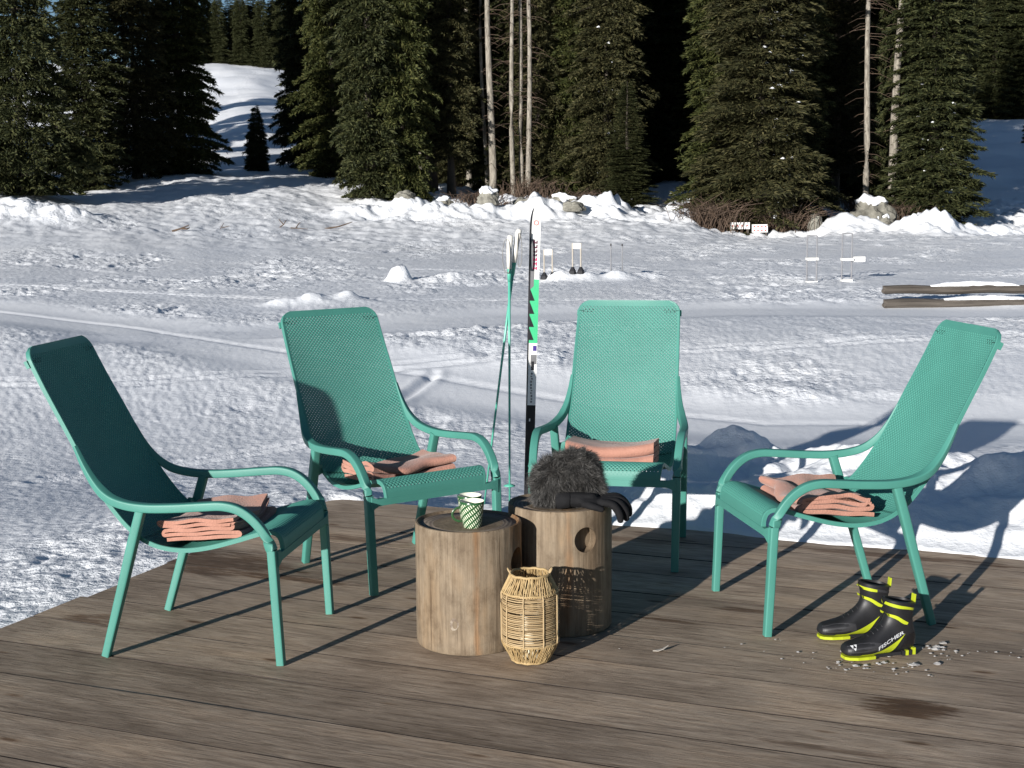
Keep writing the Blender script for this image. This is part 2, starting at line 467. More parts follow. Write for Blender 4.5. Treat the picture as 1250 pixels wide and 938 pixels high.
for i, d in enumerate(DIST):
    if d <= 32: GRID[i] = -0.25 + 0.0078 * d
    elif d == 40: GRID[i] = np.array(Z40) + 0.22
    else: GRID[i] = [zs(d, cx if abs(cx) < 1700 else 625, y) for cx, y in zip(COLS, ROWS[int(d)])]
GRID[1] += np.array([0.3, .2, .1, .06, .03, 0, 0, 0, 0, 0, 0, 0, 0, 0, 0.05, .1, .2])

def gauss(x, y, cx, cy, rx, ry=None):
    ry = ry or rx
    return np.exp(-((x - cx) / rx) ** 2 - ((y - cy) / ry) ** 2)
def path_dist(x, y, pts):
    best = np.full(np.shape(x), 1e9)
    for (x0, y0), (x1, y1) in zip(pts[:-1], pts[1:]):
        dx, dy = x1 - x0, y1 - y0
        t = np.clip(((x - x0) * dx + (y - y0) * dy) / (dx * dx + dy * dy), 0, 1)
        best = np.minimum(best, np.hypot(x - x0 - t * dx, y - y0 - t * dy))
    return best
TRACK_A = [(-16, 23.5), (-8.2, 21.5), (-5.0, 18.6), (-3.3, 16.6), (-1.2, 14.6), (0.8, 12.9), (2.2, 12.0), (4.2, 11.9), (9, 12.4), (20, 13.5)]
TRACK_B = [(-4.5, 17.6), (-1.5, 18.4), (0, 19.5), (3, 20), (8, 19.2), (16, 20)]
def terrain(x, y, fine=True):
    x = np.asarray(x, float); y = np.asarray(y, float)
    d = np.clip(y, 0, 419)
    c = np.where(y > 1, x / np.maximum(y, 1) * 1742 / 0.991 + 625, 625)
    c = np.clip(c, COLS[0], COLS[-1])
    ci = np.clip(np.searchsorted(COLS, c) - 1, 0, len(COLS) - 2)
    ct = (c - COLS[ci]) / (COLS[ci + 1] - COLS[ci]); ct = ct * ct * (3 - 2 * ct)
    di = np.clip(np.searchsorted(DIST, d, side='right') - 1, 0, len(DIST) - 2)
    dt = (d - DIST[di]) / (DIST[di + 1] - DIST[di])
    # cubic in distance
    def row(i):
        i = np.clip(i, 0, len(DIST) - 1)
        return GRID[i, ci] * (1 - ct) + GRID[i, ci + 1] * ct
    z0, z1 = row(di), row(di + 1)
    h = DIST[di + 1] - DIST[di]
    def slope(i):
        a = np.clip(i - 1, 0, len(DIST) - 1); b = np.clip(i + 1, 0, len(DIST) - 1)
        return (row(b) - row(a)) / (DIST[b] - DIST[a])
    m0, m1 = slope(di) * h, slope(di + 1) * h
    t2, t3 = dt * dt, dt ** 3
    z = (2 * t3 - 3 * t2 + 1) * z0 + (t3 - 2 * t2 + dt) * m0 + (-2 * t3 + 3 * t2) * z1 + (t3 - t2) * m1
    z = np.where(y > 0, z, -0.25)
    z = z - 0.27 * sstep(6.5, 11, y) * (1 - sstep(11.8, 17, y))
    # deck coordinates
    u = x * E1[0] + y * E1[1]; v = x * E2[0] + y * E2[1]
    back = v - D_BACK
    left = D_LEFT - u
    # snow banked against the deck
    right_k = sstep(-2.9, -1.9, u)
    bank_r = (0.25 * right_k - 0.02) * np.exp(-((back - 0.95) / 0.8) ** 2) + (0.10 + 0.135 * sstep(-3.3, -2.3, u)) * (1 - sstep(0.0, 2.2, back))
    bank_r = bank_r - 0.075 * np.exp(-(np.maximum(back, 0) / 0.22) ** 2) * right_k
    bank_r = bank_r + 0.03 * gauss(u, back, -1.9, 0.95, 0.5, 0.5) + 0.09 * gauss(u, back, -0.4, 1.1, .5, .45)
    z = z + np.where((back > -0.6) & (u > D_LEFT - 1.2), bank_r * sstep(-1.2, 0.3, u - D_LEFT), 0)
    z = z + np.where(v < D_BACK + 1.5, 0.17 * (1 - sstep(0.0, 2.5, left)) * sstep(-0.6, 0.0, left) * (1 - sstep(-.2, 1.3, back)), 0)
    wobl = (0.060 + 0.045 * gnoise(u * 2.3, u * 0 + 3.5, 95) + 0.014 * gnoise(u * 9, u * 0 + 8.5, 96)) * sstep(-3.2, -2.2, u)
    inside = sstep(-0.02, 0.16, -(back + np.maximum(wobl, 0))) * sstep(-0.02, 0.16, -left)
    if fine:
        tr = np.minimum(path_dist(x, y, TRACK_A) / 1.25, path_dist(x, y, TRACK_B) / 1.3)
        rough = 0.10 + 0.90 * sstep(0.55, 1.1, tr)
        rough = rough * (0.42 + 0.58 * sstep(10.0, 13.5, y))
        z = z - 0.06 * (1 - sstep(0.3, 1.1, tr))
        lump = fbm(x * 1.1, y * 1.1, 3, 3)
        patch = sstep(-0.25, 0.55, fbm(x * 0.33, y * 0.2, 11, 3))
        mid = fbm(x * 3.4, y * 3.4, 21, 2)
        cr = np.abs(fbm(x * 5.5, y * 5.5, 31, 2))
        near = sstep(60, 25, y)
        amp = rough * (0.16 + 0.95 * patch)
        z = z + amp * (0.030 * lump + 0.020 * mid - 0.024 * cr + 0.010) * (0.5 + 0.5 * near)
        z = z + amp * (0.015 * gnoise(x * 8.5, y * 7.0, 43) + 0.012 * np.abs(gnoise(x * 13, y * 10, 44))) * near
        z = z + (0.15 + 0.85 * rough) * 0.007 * gnoise(x * 19, y * 16, 41) * near
        # footprints / churned lumps
        ft = np.maximum(gnoise(x * 2.1, y * 1.5, 51) - 0.25, 0)
        z = z - amp * 0.11 * ft * near
        # broken chunks on the bank behind the deck
        bk = np.exp(-((back - 1.0) / 1.05) ** 2) * sstep(-3.6, -2.2, u) * (back > -0.3)
        blocky = np.maximum(fbm(x * 1.7, y * 1.7, 61, 2), -0.25) + 0.35 * gnoise(x * 3.7, y * 3.7, 63)
        z = z + bk * 0.135 * blocky * sstep(0.05, 0.4, back)
        z = z + bk * sstep(-0.02, 0.25, back) * (0.030 * gnoise(x * 6.5, y * 6.5, 65) + 0.014 * gnoise(x * 12, y * 12, 66) + 0.008 * gnoise(x * 23, y * 23, 67))
        # ski-track grooves
        g2 = path_dist(x, y, [(p[0], p[1] + 0.25) for p in TRACK_A])
        z = z - 0.02 * np.exp(-(g2 / 0.06) ** 2)
        for tp in ([(-9, 14.6), (-4, 14.0), (0, 15.2), (6, 16.0), (14, 15.2)], [(-12, 27), (-6, 24), (-2, 21.8), (2, 21.5), (9, 23.5), (16, 24)], [(-7, 33), (-1, 29), (4, 26), (10, 27.5), (18, 28)], [(-3.2, 9.4), (-1.5, 11.2), (-0.8, 14.4)]):
            for o_ in (0, 0.26):
                g3 = path_dist(x, y - o_ + 0.12 * np.sin(x * 0.9), tp)
                z = z - 0.022 * np.exp(-(g3 / 0.055) ** 2) + 0.010 * np.exp(-((g3 - 0.10) / 0.05) ** 2)
        # hummocks among the trees
        hb = sstep(44, 48, y) * sstep(64, 57, y) * (0.18 + 0.82 * sstep(410, 480, c))
        z = z + hb * 0.26 * fbm(x * 0.55, y * 0.55, 71, 3) + hb * 0.16 * np.abs(fbm(x * 1.3, y * 1.3, 73, 2)) + hb * 0.07 * fbm(x * 3.1, y * 3.1, 75, 2)
        z = z + sstep(34, 42, y) * sstep(64, 57, y) * 0.045 * fbm(x * 1.6, y * 1.2, 77, 3)
        z = z + sstep(60, 70, y) * 0.35 * fbm(x * 0.12, y * 0.12, 81, 3)
    # single lumps and mounds
    mnd = 1 + 0.38 * fbm(x * 2.2, y * 2.2, 91, 3)
    z = z + 0.27 * mnd * np.exp(-(((x + 2.08) / 0.21) ** 2 + ((y - 26.5) / 0.22) ** 2) ** 2) + 0.14 * gauss(x, y, -1.1, 26.4, 0.4, 0.35)
    z = z + 0.07 * mnd * gauss(x, y, -2.90, 21.77, 0.9, 0.6) + 0.10 * mnd * gauss(x, y, -3.43, 21.42, .22, .22) + 0.13 * mnd * gauss(x, y, -2.55, 21.95, .2, .22) + 0.1 * mnd * gauss(x, y, -2.99, 21.59, .2, .2)
    z = z + 0.36 * mnd * gauss(x, y, -14.6, 43.2, 1.4, 1.1) + 0.30 * mnd * gauss(x, y, -13.0, 42.4, 0.8, .8) + 0.9 * gauss(x, y, -18.0, 46, 2.2, 3)
    z = z + 0.6 * mnd * gauss(x, y, 13.6, 47.0, 1.0, 0.9) + 0.35 * mnd * gauss(x, y, 15.4, 47.5, 1.2, .8)
    z = z + 0.5 * gauss(x, y, 10.9, 47.6, 0.8, .8)
    for (cx, cy, hh, rr) in [(-3.4, 48.2, .5, .8), (-2.2, 47.2, .55, .7), (-5.0, 48.0, .35, .9), (0.9, 47.8, .75, .75), (2.8, 48.6, .5, .8), (3.6, 49.0, .55, .7), (-.6, 47.5, .3, .6)]:
        z = z + 0.8 * hh * mnd * gauss(x, y, cx, cy, rr, rr * .8)
    for (cx, cy, hh, rr) in [(0.9, 26.1, .18, .26), (1.37, 26.1, .15, .25), (1.95, 26.2, .17, .3), (2.5, 26.6, .1, .35)]:
        z = z + hh * gauss(x, y, cx, cy, rr, .3)
    z = z * (1 - inside) + (-0.34) * inside
    # never poke through the boards along the edge
    kl = sstep(0.0, 0.30, inside)
    return np.where(z > -0.06, z * (1 - kl) - 0.06 * kl, z)
def tz(x, y):
    return float(terrain(np.array([x]), np.array([y]), True)[0])

def build_terrain():
    inv = np.linspace(1 / 4.2, 1 / 14.0, 350)
    rr = np.concatenate([np.linspace(0.05, 4.1, 14), 1 / inv, np.linspace(14.09, 30, 177), np.linspace(30.12, 62, 256), np.geomspace(62.2, 150, 110), np.geomspace(152, 900, 24)])
    th = np.concatenate([np.linspace(-180, -26, 50, endpoint=False), np.linspace(-24, 24, 760), np.linspace(26, 180, 51)[1:-1]])
    nt_, nr = len(th), len(rr)
    T = np.radians(th)[None, :]; Rr = rr[:, None]
    X = Rr * np.sin(T); Y = Rr * np.cos(T)
    Z = terrain(X, Y)
    far = sstep(420, 900, np.hypot(X, Y))
    Z = Z * (1 - far) + far * 10
    V = np.stack([X, Y, Z], -1).reshape(-1, 3)
    i = np.arange(nr - 1)[:, None]; j = np.arange(nt_)[None, :]
    a = i * nt_ + j; b = i * nt_ + (j + 1) % nt_
    Q = np.stack([a, b, b + nt_, a + nt_], -1).reshape(-1, 4)
    me = np_mesh('snow_ground', V, Q[:, ::-1], True)
    trk = np.minimum(path_dist(X, Y, TRACK_A) / 1.25, path_dist(X, Y, TRACK_B) / 1.3)
    pt = sstep(-0.25, 0.55, fbm(X * 0.33, Y * 0.2, 11, 3))
    loose = (0.24 + 0.76 * sstep(0.6, 1.1, trk)) * (0.35 + 0.65 * pt)
    at = me.attributes.new('looseness', 'FLOAT', 'POINT'); at.data.foreach_set('value', loose.ravel().astype(np.float32))
    o = new_obj('snow_ground', me, None, M_FIELD)
    tag(o, 'trampled white snow field rising to the forest edge', None, None, 'structure')
    return o
build_terrain()

# ------------------------------------------------------------------ deck
def build_deck():
    rng = random.Random(4)
    root = bpy.data.objects.new('wooden_deck', None); COL.objects.link(root)
    root.rotation_euler = (0, 0, DA)
    tag(root, 'weathered grey brown wooden deck of wide boards', None, None, 'structure')
    pitch_w, gap, th = 0.2735, 0.0055, 0.045
    n = int((D_BACK - D_FRONT) / pitch_w)
    Ln = D_RIGHT - D_LEFT
    meshes = []
    for k in range(4):
        # plank with bevelled long edges, a few stations with slight wander
        rings = []
        st = 9
        for s in range(st):
            x = -Ln / 2 + Ln * s / (st - 1)
            hw = (pitch_w - gap) / 2
            w1 = hw + rng.uniform(-0.0022, 0.0008); w0 = hw + rng.uniform(-0.0022, 0.0008)
            dz = rng.uniform(-0.0015, 0.0015)
            bv = 0.0016
            rings.append([(x, -w0, -th), (x, w1, -th), (x, w1, -bv + dz), (x, w1 - bv, dz), (x, -w0 + bv, dz), (x, -w0, -bv + dz)])
        mb = MB().loft(rings)
        me = mb.mesh('plank')
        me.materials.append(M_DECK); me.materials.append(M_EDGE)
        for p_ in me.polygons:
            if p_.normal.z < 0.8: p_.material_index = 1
        meshes.append(me)
    for i in range(n + 1):
        v = D_BACK - pitch_w * (i + 0.5)
        o = bpy.data.objects.new('plank', meshes[rng.randrange(4)])
        COL.objects.link(o); o.parent = root
        o.location = ((D_LEFT + D_RIGHT) / 2 + rng.uniform(-0.02, 0.02), v, rng.uniform(-0.0035, 0.0012) - 0.0015)
        o.rotation_euler = (rng.uniform(-0.006, 0.006), 0, rng.choice((0, math.pi)))
    for u in (D_LEFT + 0.12, -1.6, 0.4, 2.4):
        MB().box((u, (D_BACK + D_FRONT) / 2, -0.145), (0.1, D_BACK - D_FRONT - 0.1, 0.18)).build('joist', M_TIMBER, root)
build_deck()

# ------------------------------------------------------------------ lounge chair  (forward = local -y)
PROFILE = [(-0.868, 1.033), (-0.803, 0.900), (-0.737, 0.775), (-0.672, 0.650), (-0.622, 0.560), (-0.575, 0.493), (-0.530, 0.440), (-0.478, 0.398),
           (-0.415, 0.373), (-0.335, 0.366), (-0.250, 0.378), (-0.155, 0.404), (-0.075, 0.429), (-0.035, 0.434), (-0.010, 0.421), (0.000, 0.395), (0.001, 0.362)]
def chair_meshes():
    pr = np.array(catmull(PROFILE, 12))
    seg = np.hypot(*np.diff(pr, axis=0).T); S = np.concatenate([[0], np.cumsum(seg)]); LT = S[-1]
    s_split = S[12 * 7]
    hw_s = np.array([0, 0.25, 0.55, 0.80, 1.05, 1.20, LT]); hw_v = np.array([0.232, 0.238, 0.243, 0.243, 0.246, 0.240, 0.228])
    def halfw(s):
        w = np.interp(s, hw_s, hw_v)
        rc = 0.055     # rounded top corners
        k = np.clip(1 - np.asarray(s) / rc, 0, 1)
        return w - rc * (1 - np.sqrt(np.clip(1 - k * k, 0, 1)))
    tang = np.gradient(pr, S, axis=0)
    tang /= np.linalg.norm(tang, axis=1)[:, None]
    def surf(x, s, off=0.0):
        x = np.asarray(x, float); s = np.asarray(s, float)
        v = np.interp(s, S, pr[:, 0]); z = np.interp(s, S, pr[:, 1])
        tv = np.interp(s, S, tang[:, 0]); tzz = np.interp(s, S, tang[:, 1])
        # normal towards the sitter: rotate tangent
        nv, nz = -tzz, tv
        fl = np.sin(np.clip(s / 1.15, 0, 1) * np.pi) ** 0.7
        cv = 0.030 * fl * (np.clip(np.abs(x) / 0.24, 0, 1.05) ** 2.2 - 1.0)
        o = off + cv
        return np.stack([x, -(v + nv * o), z + nz * o], -1)
    p = 0.0112; hs = 0.175; th = 0.0034
    rim = 0.012
    def net(s0, s1, name):
        r2 = math.sqrt(0.5)
        n = int(3.2 / p)
        I, J = np.meshgrid(np.arange(-n, n), np.arange(-n, n), indexing='ij')
        cx = (I - J) * p * r2; cs = (I + J) * p * r2
        ok = (np.abs(cx) < halfw(np.clip(cs, 0, LT)) - rim + 0.006) & (cs > s0) & (cs < s1)
        cx, cs = cx[ok], cs[ok]
        m = len(cx)
        def ring(h, off):
            d = h * p
            P = []
            for a, b in ((-d, -d), (d, -d), (d, d), (-d, d)):
                x = cx + (a - b) * r2; s = cs + (a + b) * r2
                lim = halfw(np.clip(s, 0, LT)) - 0.004
                P.append(surf(np.clip(x, -lim, lim), np.clip(s, 0.004, LT - 0.002), off))
            return np.stack(P, 1)
        of, inf_ = ring(0.5, th), ring(hs, th * 0.55)
        ob, inb = ring(0.5, -th), ring(hs, -th * 0.55)
        V = np.concatenate([of, inf_, ob, inb], 1).reshape(-1, 3)   # 16 per cell
        base = (np.arange(m) * 16)[:, None]
        F = []
        for k in range(4):
            k2 = (k + 1) % 4
            F.append(base + np.array([k, k2, 4 + k2, 4 + k]))
            F.append(base + np.array([8 + k2, 8 + k, 12 + k, 12 + k2]))
            F.append(base + np.array([4 + k, 4 + k2, 12 + k2, 12 + k]))
        Q = np.concatenate(F, 0)
        return np_mesh(name, V, Q)
    def rim_mesh(s0, s1, name, top=False, front=False):
        mb = MB()
        ns = max(8, int((s1 - s0) / 0.014))
        ss = np.linspace(s0, s1, ns + 1)
        for sg in (-1, 1):
            rings = []
            for s in ss:
                w = float(halfw(s))
                rings.append([tuple(q) for q in (surf(sg * (w - rim), s, 0.0030), surf(sg * (w - 0.002), s, 0.0040), surf(sg * (w + 0.001), s, 0.0020),
                                                 surf(sg * (w + 0.001), s, -0.0120), surf(sg * (w - 0.005), s, -0.0125), surf(sg * (w - 0.007), s, -0.0045), surf(sg * (w - rim), s, -0.0038))])
                if sg < 0: rings[-1].reverse()
            mb.loft(rings)
        def band(sa, sb, n=6):
            sl = np.linspace(sa, sb, n)
            xs = np.linspace(-1, 1, 25)
            for off in (0.0032, -0.0032):
                vs = []
                for s in sl:
                    w = float(halfw(s)) - 0.001
                    for x in xs: vs.append(tuple(surf(x * w, s, off)))
                fs = []
                for i in range(n - 1):
                    for j in range(24):
                        a = i * 25 + j
                        fs.append((a, a + 1, a + 26, a + 25) if off > 0 else (a + 25, a + 26, a + 1, a))
                mb.add(vs, fs)
        if top:
            band(0.0008, 0.028, 8)
            rings = []
            for k in range(25):
                x = -1 + 2 * k / 24; w = float(halfw(0.001)) * x
                rings.append([tuple(surf(w, 0.0006, o)) for o in (0.0038, -0.0038)] + [tuple(surf(w, 0.006, o)) for o in (-0.0038, 0.0038)])
            mb.loft(rings)
        if front:
            band(LT - 0.045, LT, 6)
        me = mb.mesh(name)
        return smooth_angle(me, 35)
    out = {}
    out['back_net'] = net(0.020, s_split + 0.006, 'netting'); out['back_rim'] = rim_mesh(0.0006, s_split, 'backrest', top=True)
    out['seat_net'] = net(s_split - 0.003, LT - 0.028, 'netting'); out['seat_rim'] = rim_mesh(s_split, LT, 'seat', front=True)
    # arms: leave the back edge, sweep out and forward, bend down
    for sg in (-1, 1):
        path = [(0.238, -0.705, 0.706), (0.243, -0.672, 0.640), (0.252, -0.632, 0.582), (0.266, -0.583, 0.541), (0.280, -0.520, 0.521), (0.290, -0.440, 0.514), (0.297, -0.340, 0.518), (0.301, -0.240, 0.526), (0.302, -0.175, 0.529),
                (0.301, -0.120, 0.516), (0.299, -0.073, 0.482), (0.297, -0.036, 0.432), (0.295, -0.017, 0.385)]
        pts = [(sg * q[0], -q[1], q[2]) for q in catmull(path, 5)]
        nn = len(pts)
        rad = [min(1.0, 0.45 + 0.55 * i / (nn * 0.22)) for i in range(nn)]
        mb = MB().tube(pts, rad, 20, (0.0165, 0.0145, 0.30), up=(0, 0.35, 1), cap0=True, cap1=False)
        out['arm%d' % sg] = smooth_angle(mb.mesh('armrest'), 30)
        lp = [(sg * 0.295, 0.017, 0.385), (sg * 0.294, 0.013, 0.30), (sg * 0.292, 0.007, 0.15), (sg * 0.290, 0.0, 0.0)]
        mb = MB().tube(lp, [1.0, 1.0, 0.96, 0.92], 20, (0.0165, 0.0145, 0.30), up=(0, 1, 0.01), cap0=False)
        out['fleg%d' % sg] = smooth_angle(mb.mesh('leg'), 30)
        rp = [(sg * 0.284, 0.462, 0.510), (sg * 0.281, 0.496, 0.40), (sg * 0.277, 0.540, 0.25), (sg * 0.270, 0.615, 0.0)]
        mb = MB().tube(rp, [1.0, 1.05, 1.0, 0.88], 20, (0.0175, 0.0155, 0.38), up=(0, 1, 0))
        out['rleg%d' % sg] = smooth_angle(mb.mesh('leg'), 30)
        mb = MB().tube([(sg * 0.281, 0.497, 0.40), (sg * 0.262, 0.500, 0.407), (sg * 0.236, 0.506, 0.415)], 1.0, 8, (0.008, 0.022, 0.6), up=(0, 0, 1))
        out['brace%d' % sg] = smooth_angle(mb.mesh('brace'), 45)
        mb = MB().tube([(sg * 0.279, 0.535, 0.475), (sg * 0.262, 0.556, 0.478), (sg * 0.243, 0.572, 0.490)], 1.0, 8, (0.008, 0.020, 0.6), up=(0, 0, 1))
        out['stay%d' % sg] = smooth_angle(mb.mesh('brace'), 45)
        P = surf(sg * 0.236, 0.045, -0.010)
        mb = MB().box(tuple(P + np.array([0.0, 0.002, -0.012])), (0.007, 0.012, 0.026), Matrix.Rotation(R(-27), 3, 'X'))
        out['clip%d' % sg] = mb.mesh('clip')
        # strap slots near the top corner, their dark holes painted as surface quads
        mb = MB()
        for k in range(6):
            xx = sg * (0.165 + 0.0085 * k); s_ = 0.046 + 0.010 * (k % 2)
            q = [surf(xx - 0.0028, s_, 0.0040), surf(xx, s_ + 0.0045, 0.0040), surf(xx + 0.0028, s_, 0.0040), surf(xx, s_ - 0.0045, 0.0040)]
            mb.add(q, [(0, 1, 2, 3)])
        mb.add([surf(sg * 0.205, 0.0505, 0.0040), surf(sg * 0.228, 0.0490, 0.0045), surf(sg * 0.228, 0.0520, 0.0045), surf(sg * 0.205, 0.0530, 0.0040)], [(0, 1, 2, 3)])
        out['slot%d' % sg] = mb.mesh('strap_slot')
    mb = MB()
    rings = []
    for k in range(21):
        x = -0.292 + 0.584 * k / 20
        e = abs(x) / 0.292
        zb = 0.346 - 0.018 * max(0, (e - 0.86) / 0.14) ** 2; zt = 0.372 + 0.010 * max(0, (e - 0.9) / 0.1)
        y0 = -0.006 if e < .98 else -0.003
        rings.append([(x, y0, zb), (x, y0 + 0.020, zb), (x, y0 + 0.020, zt), (x, y0, zt)])
    mb.loft(rings)
    out['rail'] = smooth_angle(mb.mesh('front_rail'), 40)
    for k_, m in out.items(): m.materials.append(M_SLOT if k_.startswith('slot') else M_TEAL)
    return out
def build_chairs():
    me = chair_meshes()
    spec = [(-0.7222, 4.8066, 81.26, 'teal net lounge chair facing right, leftmost, nearest the deck edge'),
            (-0.3005, 5.4955, 34.97, 'teal net lounge chair behind the cups, angled right with shadow across its back'),
            (0.3664, 5.6837, -11.65, 'teal net lounge chair facing the camera, behind the fur hat'),
            (0.8242, 5.0576, -80.41, 'teal net lounge chair facing left, rightmost, behind the ski boots')]
    chairs = []
    root = thing('lounge_chair', spec[0][3], 'chair', group='teal net lounge chairs on the deck')
    bk = new_obj('backrest', me['back_rim'], root); new_obj('netting', me['back_net'], bk)
    st = new_obj('seat', me['seat_rim'], root); new_obj('netting', me['seat_net'], st)
    for sg in (-1, 1):
        new_obj('armrest', me['arm%d' % sg], root); new_obj('leg', me['fleg%d' % sg], root); new_obj('leg', me['rleg%d' % sg], root)
        new_obj('brace', me['brace%d' % sg], root); new_obj('clip', me['clip%d' % sg], root)
        so = new_obj('strap_slot', me['slot%d' % sg], bk); so['kind'] = 'stuff'
    new_obj('front_rail', me['rail'], root)
    for i, (x, y, a, lab) in enumerate(spec):
        c = root if i == 0 else copy_tree(root)
        c.location = (x, y, 0.0); c.rotation_euler = (0, 0, R(a)); c['label'] = lab
        chairs.append(c)
    return chairs
CHAIRS = build_chairs()

# ------------------------------------------------------------------ folded blankets on the seats
def blanket_mesh(seed, layers, t, depth, width, slope, x_off, wob):
    """S-folded cloth: profile in (forward v, z), extruded across the seat; returned in chair coordinates"""
    rng = np.random.RandomState(seed)
    path = []
    for k in range(layers):
        zc = t * (k + 0.5)
        a, b = -depth / 2 + rng.uniform(-.008, .012), depth / 2 - rng.uniform(0, 0.03) * (1 if k > 1 else .3)
        fwd = (k % 2 == 0)
        xs_ = np.linspace(a, b, 14)
        if not fwd: xs_ = xs_[::-1]
        for x in xs_: path.append((x, zc))
        if k < layers - 1:
            e = path[-1][0]; sgn = 1 if fwd else -1
            for q in range(1, 6):
                an = -math.pi / 2 + math.pi * q / 6
                path.append((e + sgn * math.cos(an) * t * 0.62, zc + t / 2 + math.sin(an) * t / 2))
    path = np.array(path)
    n = len(path)
    tg = np.gradient(path, axis=0); tg /= np.linalg.norm(tg, axis=1)[:, None]
    nr = np.stack([-tg[:, 1], tg[:, 0]], 1)
    h = t * 0.47
    mb = MB(); rings = []
    nx = 26
    for i in range(nx + 1):
        f = -1 + 2 * i / nx
        x = f * width / 2
        edge = 1 - 0.10 * abs(f) ** 6
        up, dn = [], []
        for j in range(n):
            dv = wob * gnoise(np.array([x * 7 + seed]), np.array([j * 0.07]), seed)[0]
            dz = wob * 0.8 * gnoise(np.array([x * 6 + 9]), np.array([path[j, 0] * 9 + path[j, 1] * 14]), seed + 5)[0] * (path[j, 1] / (layers * t) + .15)
            hh = h * edge * (1 + 0.12 * gnoise(np.array([x * 9.]), np.array([j * .13]), seed + 9)[0])
            c = path[j] + np.array([dv * (0.4 + path[j, 1] / (layers * t)), dz])
            # seat hollow: ends of the blanket ride up towards the side rims
            lift = 0.024 * abs(f) ** 2.3
            p1 = c + nr[j] * hh; p2 = c - nr[j] * hh
            up.append((x, p1[0], p1[1] + lift)); dn.append((x, p2[0], p2[1] + lift))
        rings.append(up + dn[::-1])
    cs, sn = math.cos(slope), math.sin(slope)
    v0, z0 = -0.285, 0.366
    out = []
    for r in rings:
        out.append([(x + x_off, -(v0 + v * cs - z * sn), z0 + v * sn + z * cs) for x, v, z in r])
    mb.loft(out)
    me = mb.mesh('folded_blanket', True)
    return smooth_angle(me, 60)
BL = [(0, 3, 5, 0.0145, 0.255, 0.37, 'terracotta blanket folded in layers on the leftmost chair', 0.015, -0.02),
      (1, 8, 4, 0.0185, 0.235, 0.38, 'terracotta blanket folded on the chair behind the cups', 0.024, 0.0),
      (2, 13, 4, 0.0250, 0.225, 0.37, 'flat folded terracotta blanket on the camera-facing chair beside the fur hat', 0.007, 0.0),
      (3, 21, 4, 0.0175, 0.26, 0.40, 'rumpled terracotta blanket folded on the rightmost chair', 0.030, 0.0)]
for ci, seed, lay, t, dep, wid, lab, wob, xo in BL:
    o = new_obj('folded_blanket', blanket_mesh(seed, lay, t, dep, wid, R(4.5), xo, wob), None, M_BLANKET)
    o.location = CHAIRS[ci].location; o.rotation_euler = CHAIRS[ci].rotation_euler
    tag(o, lab, 'blanket', 'folded blankets on the chairs')

# ------------------------------------------------------------------ stump stools
def stump(loc, r, h, hole_dir, hole_z, hole_r, mat, label, seed, hole_depth=0.12):
    root = thing('stump_stool', label, 'stump', loc, 0, 'log stump side tables')
    rng = np.random.RandomState(seed)
    n = 96
    an = np.arange(n) * 2 * np.pi / n
    wob = 1 + 0.012 * np.sin(2 * an + rng.uniform(0, 6)) + 0.008 * np.sin(3 * an + rng.uniform(0, 6)) + 0.004 * gnoise(an * 5, an * 0 + seed, seed)
    mb = MB(); rings = []
    prof = [(0.985, 0.0), (1.0, 0.006)] + [(1.0 + 0.004 * math.sin(z * 9 + seed), z) for z in np.linspace(0.03, h - 0.03, 12)] + [(1.0, h - 0.007), (0.985, h - 0.001), (0.955, h), (0.94, h - 0.004), (0.90, h - 0.010)]
    for k, z in prof:
        rings.append([(r * k * w * math.cos(a), r * k * w * math.sin(a), z) for a, w in zip(an, wob)])
    mb.loft(rings, True, True)
    body = mb.build('body', mat, root)
    # drilled hand hole
    cutter_mb = MB()
    d = Vector((math.cos(hole_dir), math.sin(hole_dir), 0)); s = Vector((-d.y, d.x, 0))
    rg = []
    for t in (r - hole_depth, r + 0.06):
        rg.append([d * t + s * (hole_r * math.cos(2 * math.pi * k / 36)) + Vector((0, 0, hole_z + hole_r * 1.06 * math.sin(2 * math.pi * k / 36))) for k in range(36)])
    cutter_mb.loft(rg)
    cut = cutter_mb.build('cutter'); cut.location = loc
    bpy.context.view_layer.update()
    md = body.modifiers.new('hole', 'BOOLEAN'); md.operation = 'DIFFERENCE'; md.object = cut; md.solver = 'EXACT'
    apply_mods(body)
    bpy.data.objects.remove(cut)
    smooth_angle(body.data, 28)
    # end grain disc, slightly dished
    mb = MB(); rings = []
    for k, dz in ((0.90, -0.0095), (0.895, -0.0080), (0.6, -0.0105), (0.3, -0.0115), (0.02, -0.012)):
        rings.append([(r * k * w * math.cos(a), r * k * w * math.sin(a), h + dz) for a, w in zip(an, wob)])
    mb.loft(rings, False, True)
    mb.build('end_grain', M_RINGS, root, True)
    return root
S1 = (-0.155, 4.768); S2 = (0.166, 4.955)
st1 = stump((S1[0], S1[1], 0), 0.181, 0.42, R(-22), 0.292, 0.046, M_STUMP_A, 'grey brown log stump stool carrying the two mugs', 2)
stump((S2[0], S2[1], 0), 0.181, 0.442, R(-63), 0.340, 0.042, M_STUMP_B, 'log stump stool with round hand hole under the fur hat', 5, 0.042)
# knot near the foot of the first stump
mbk = MB(); rg = []
for k, (q, dd) in enumerate(((0.026, -0.003), (0.019, 0.0018), (0.012, 0.0026), (0.007, 0.0005), (0.003, -0.004))):
    a0 = R(-104)
    d = Vector((math.cos(a0), math.sin(a0), 0)); s = Vector((-d.y, d.x, 0))
    rg.append([d * (0.1785 + dd) + s * (q * .8 * math.cos(2 * math.pi * j / 20)) + Vector((0, 0, 0.105 + q * 1.25 * math.sin(2 * math.pi * j / 20))) for j in range(20)])
mbk.loft(rg)
mbk.build('knot', pmat('pale_knot', (0.33, 0.28, 0.22), (0.12, 0.085, 0.06), 60, 0.8, .5, .004), st1, True)

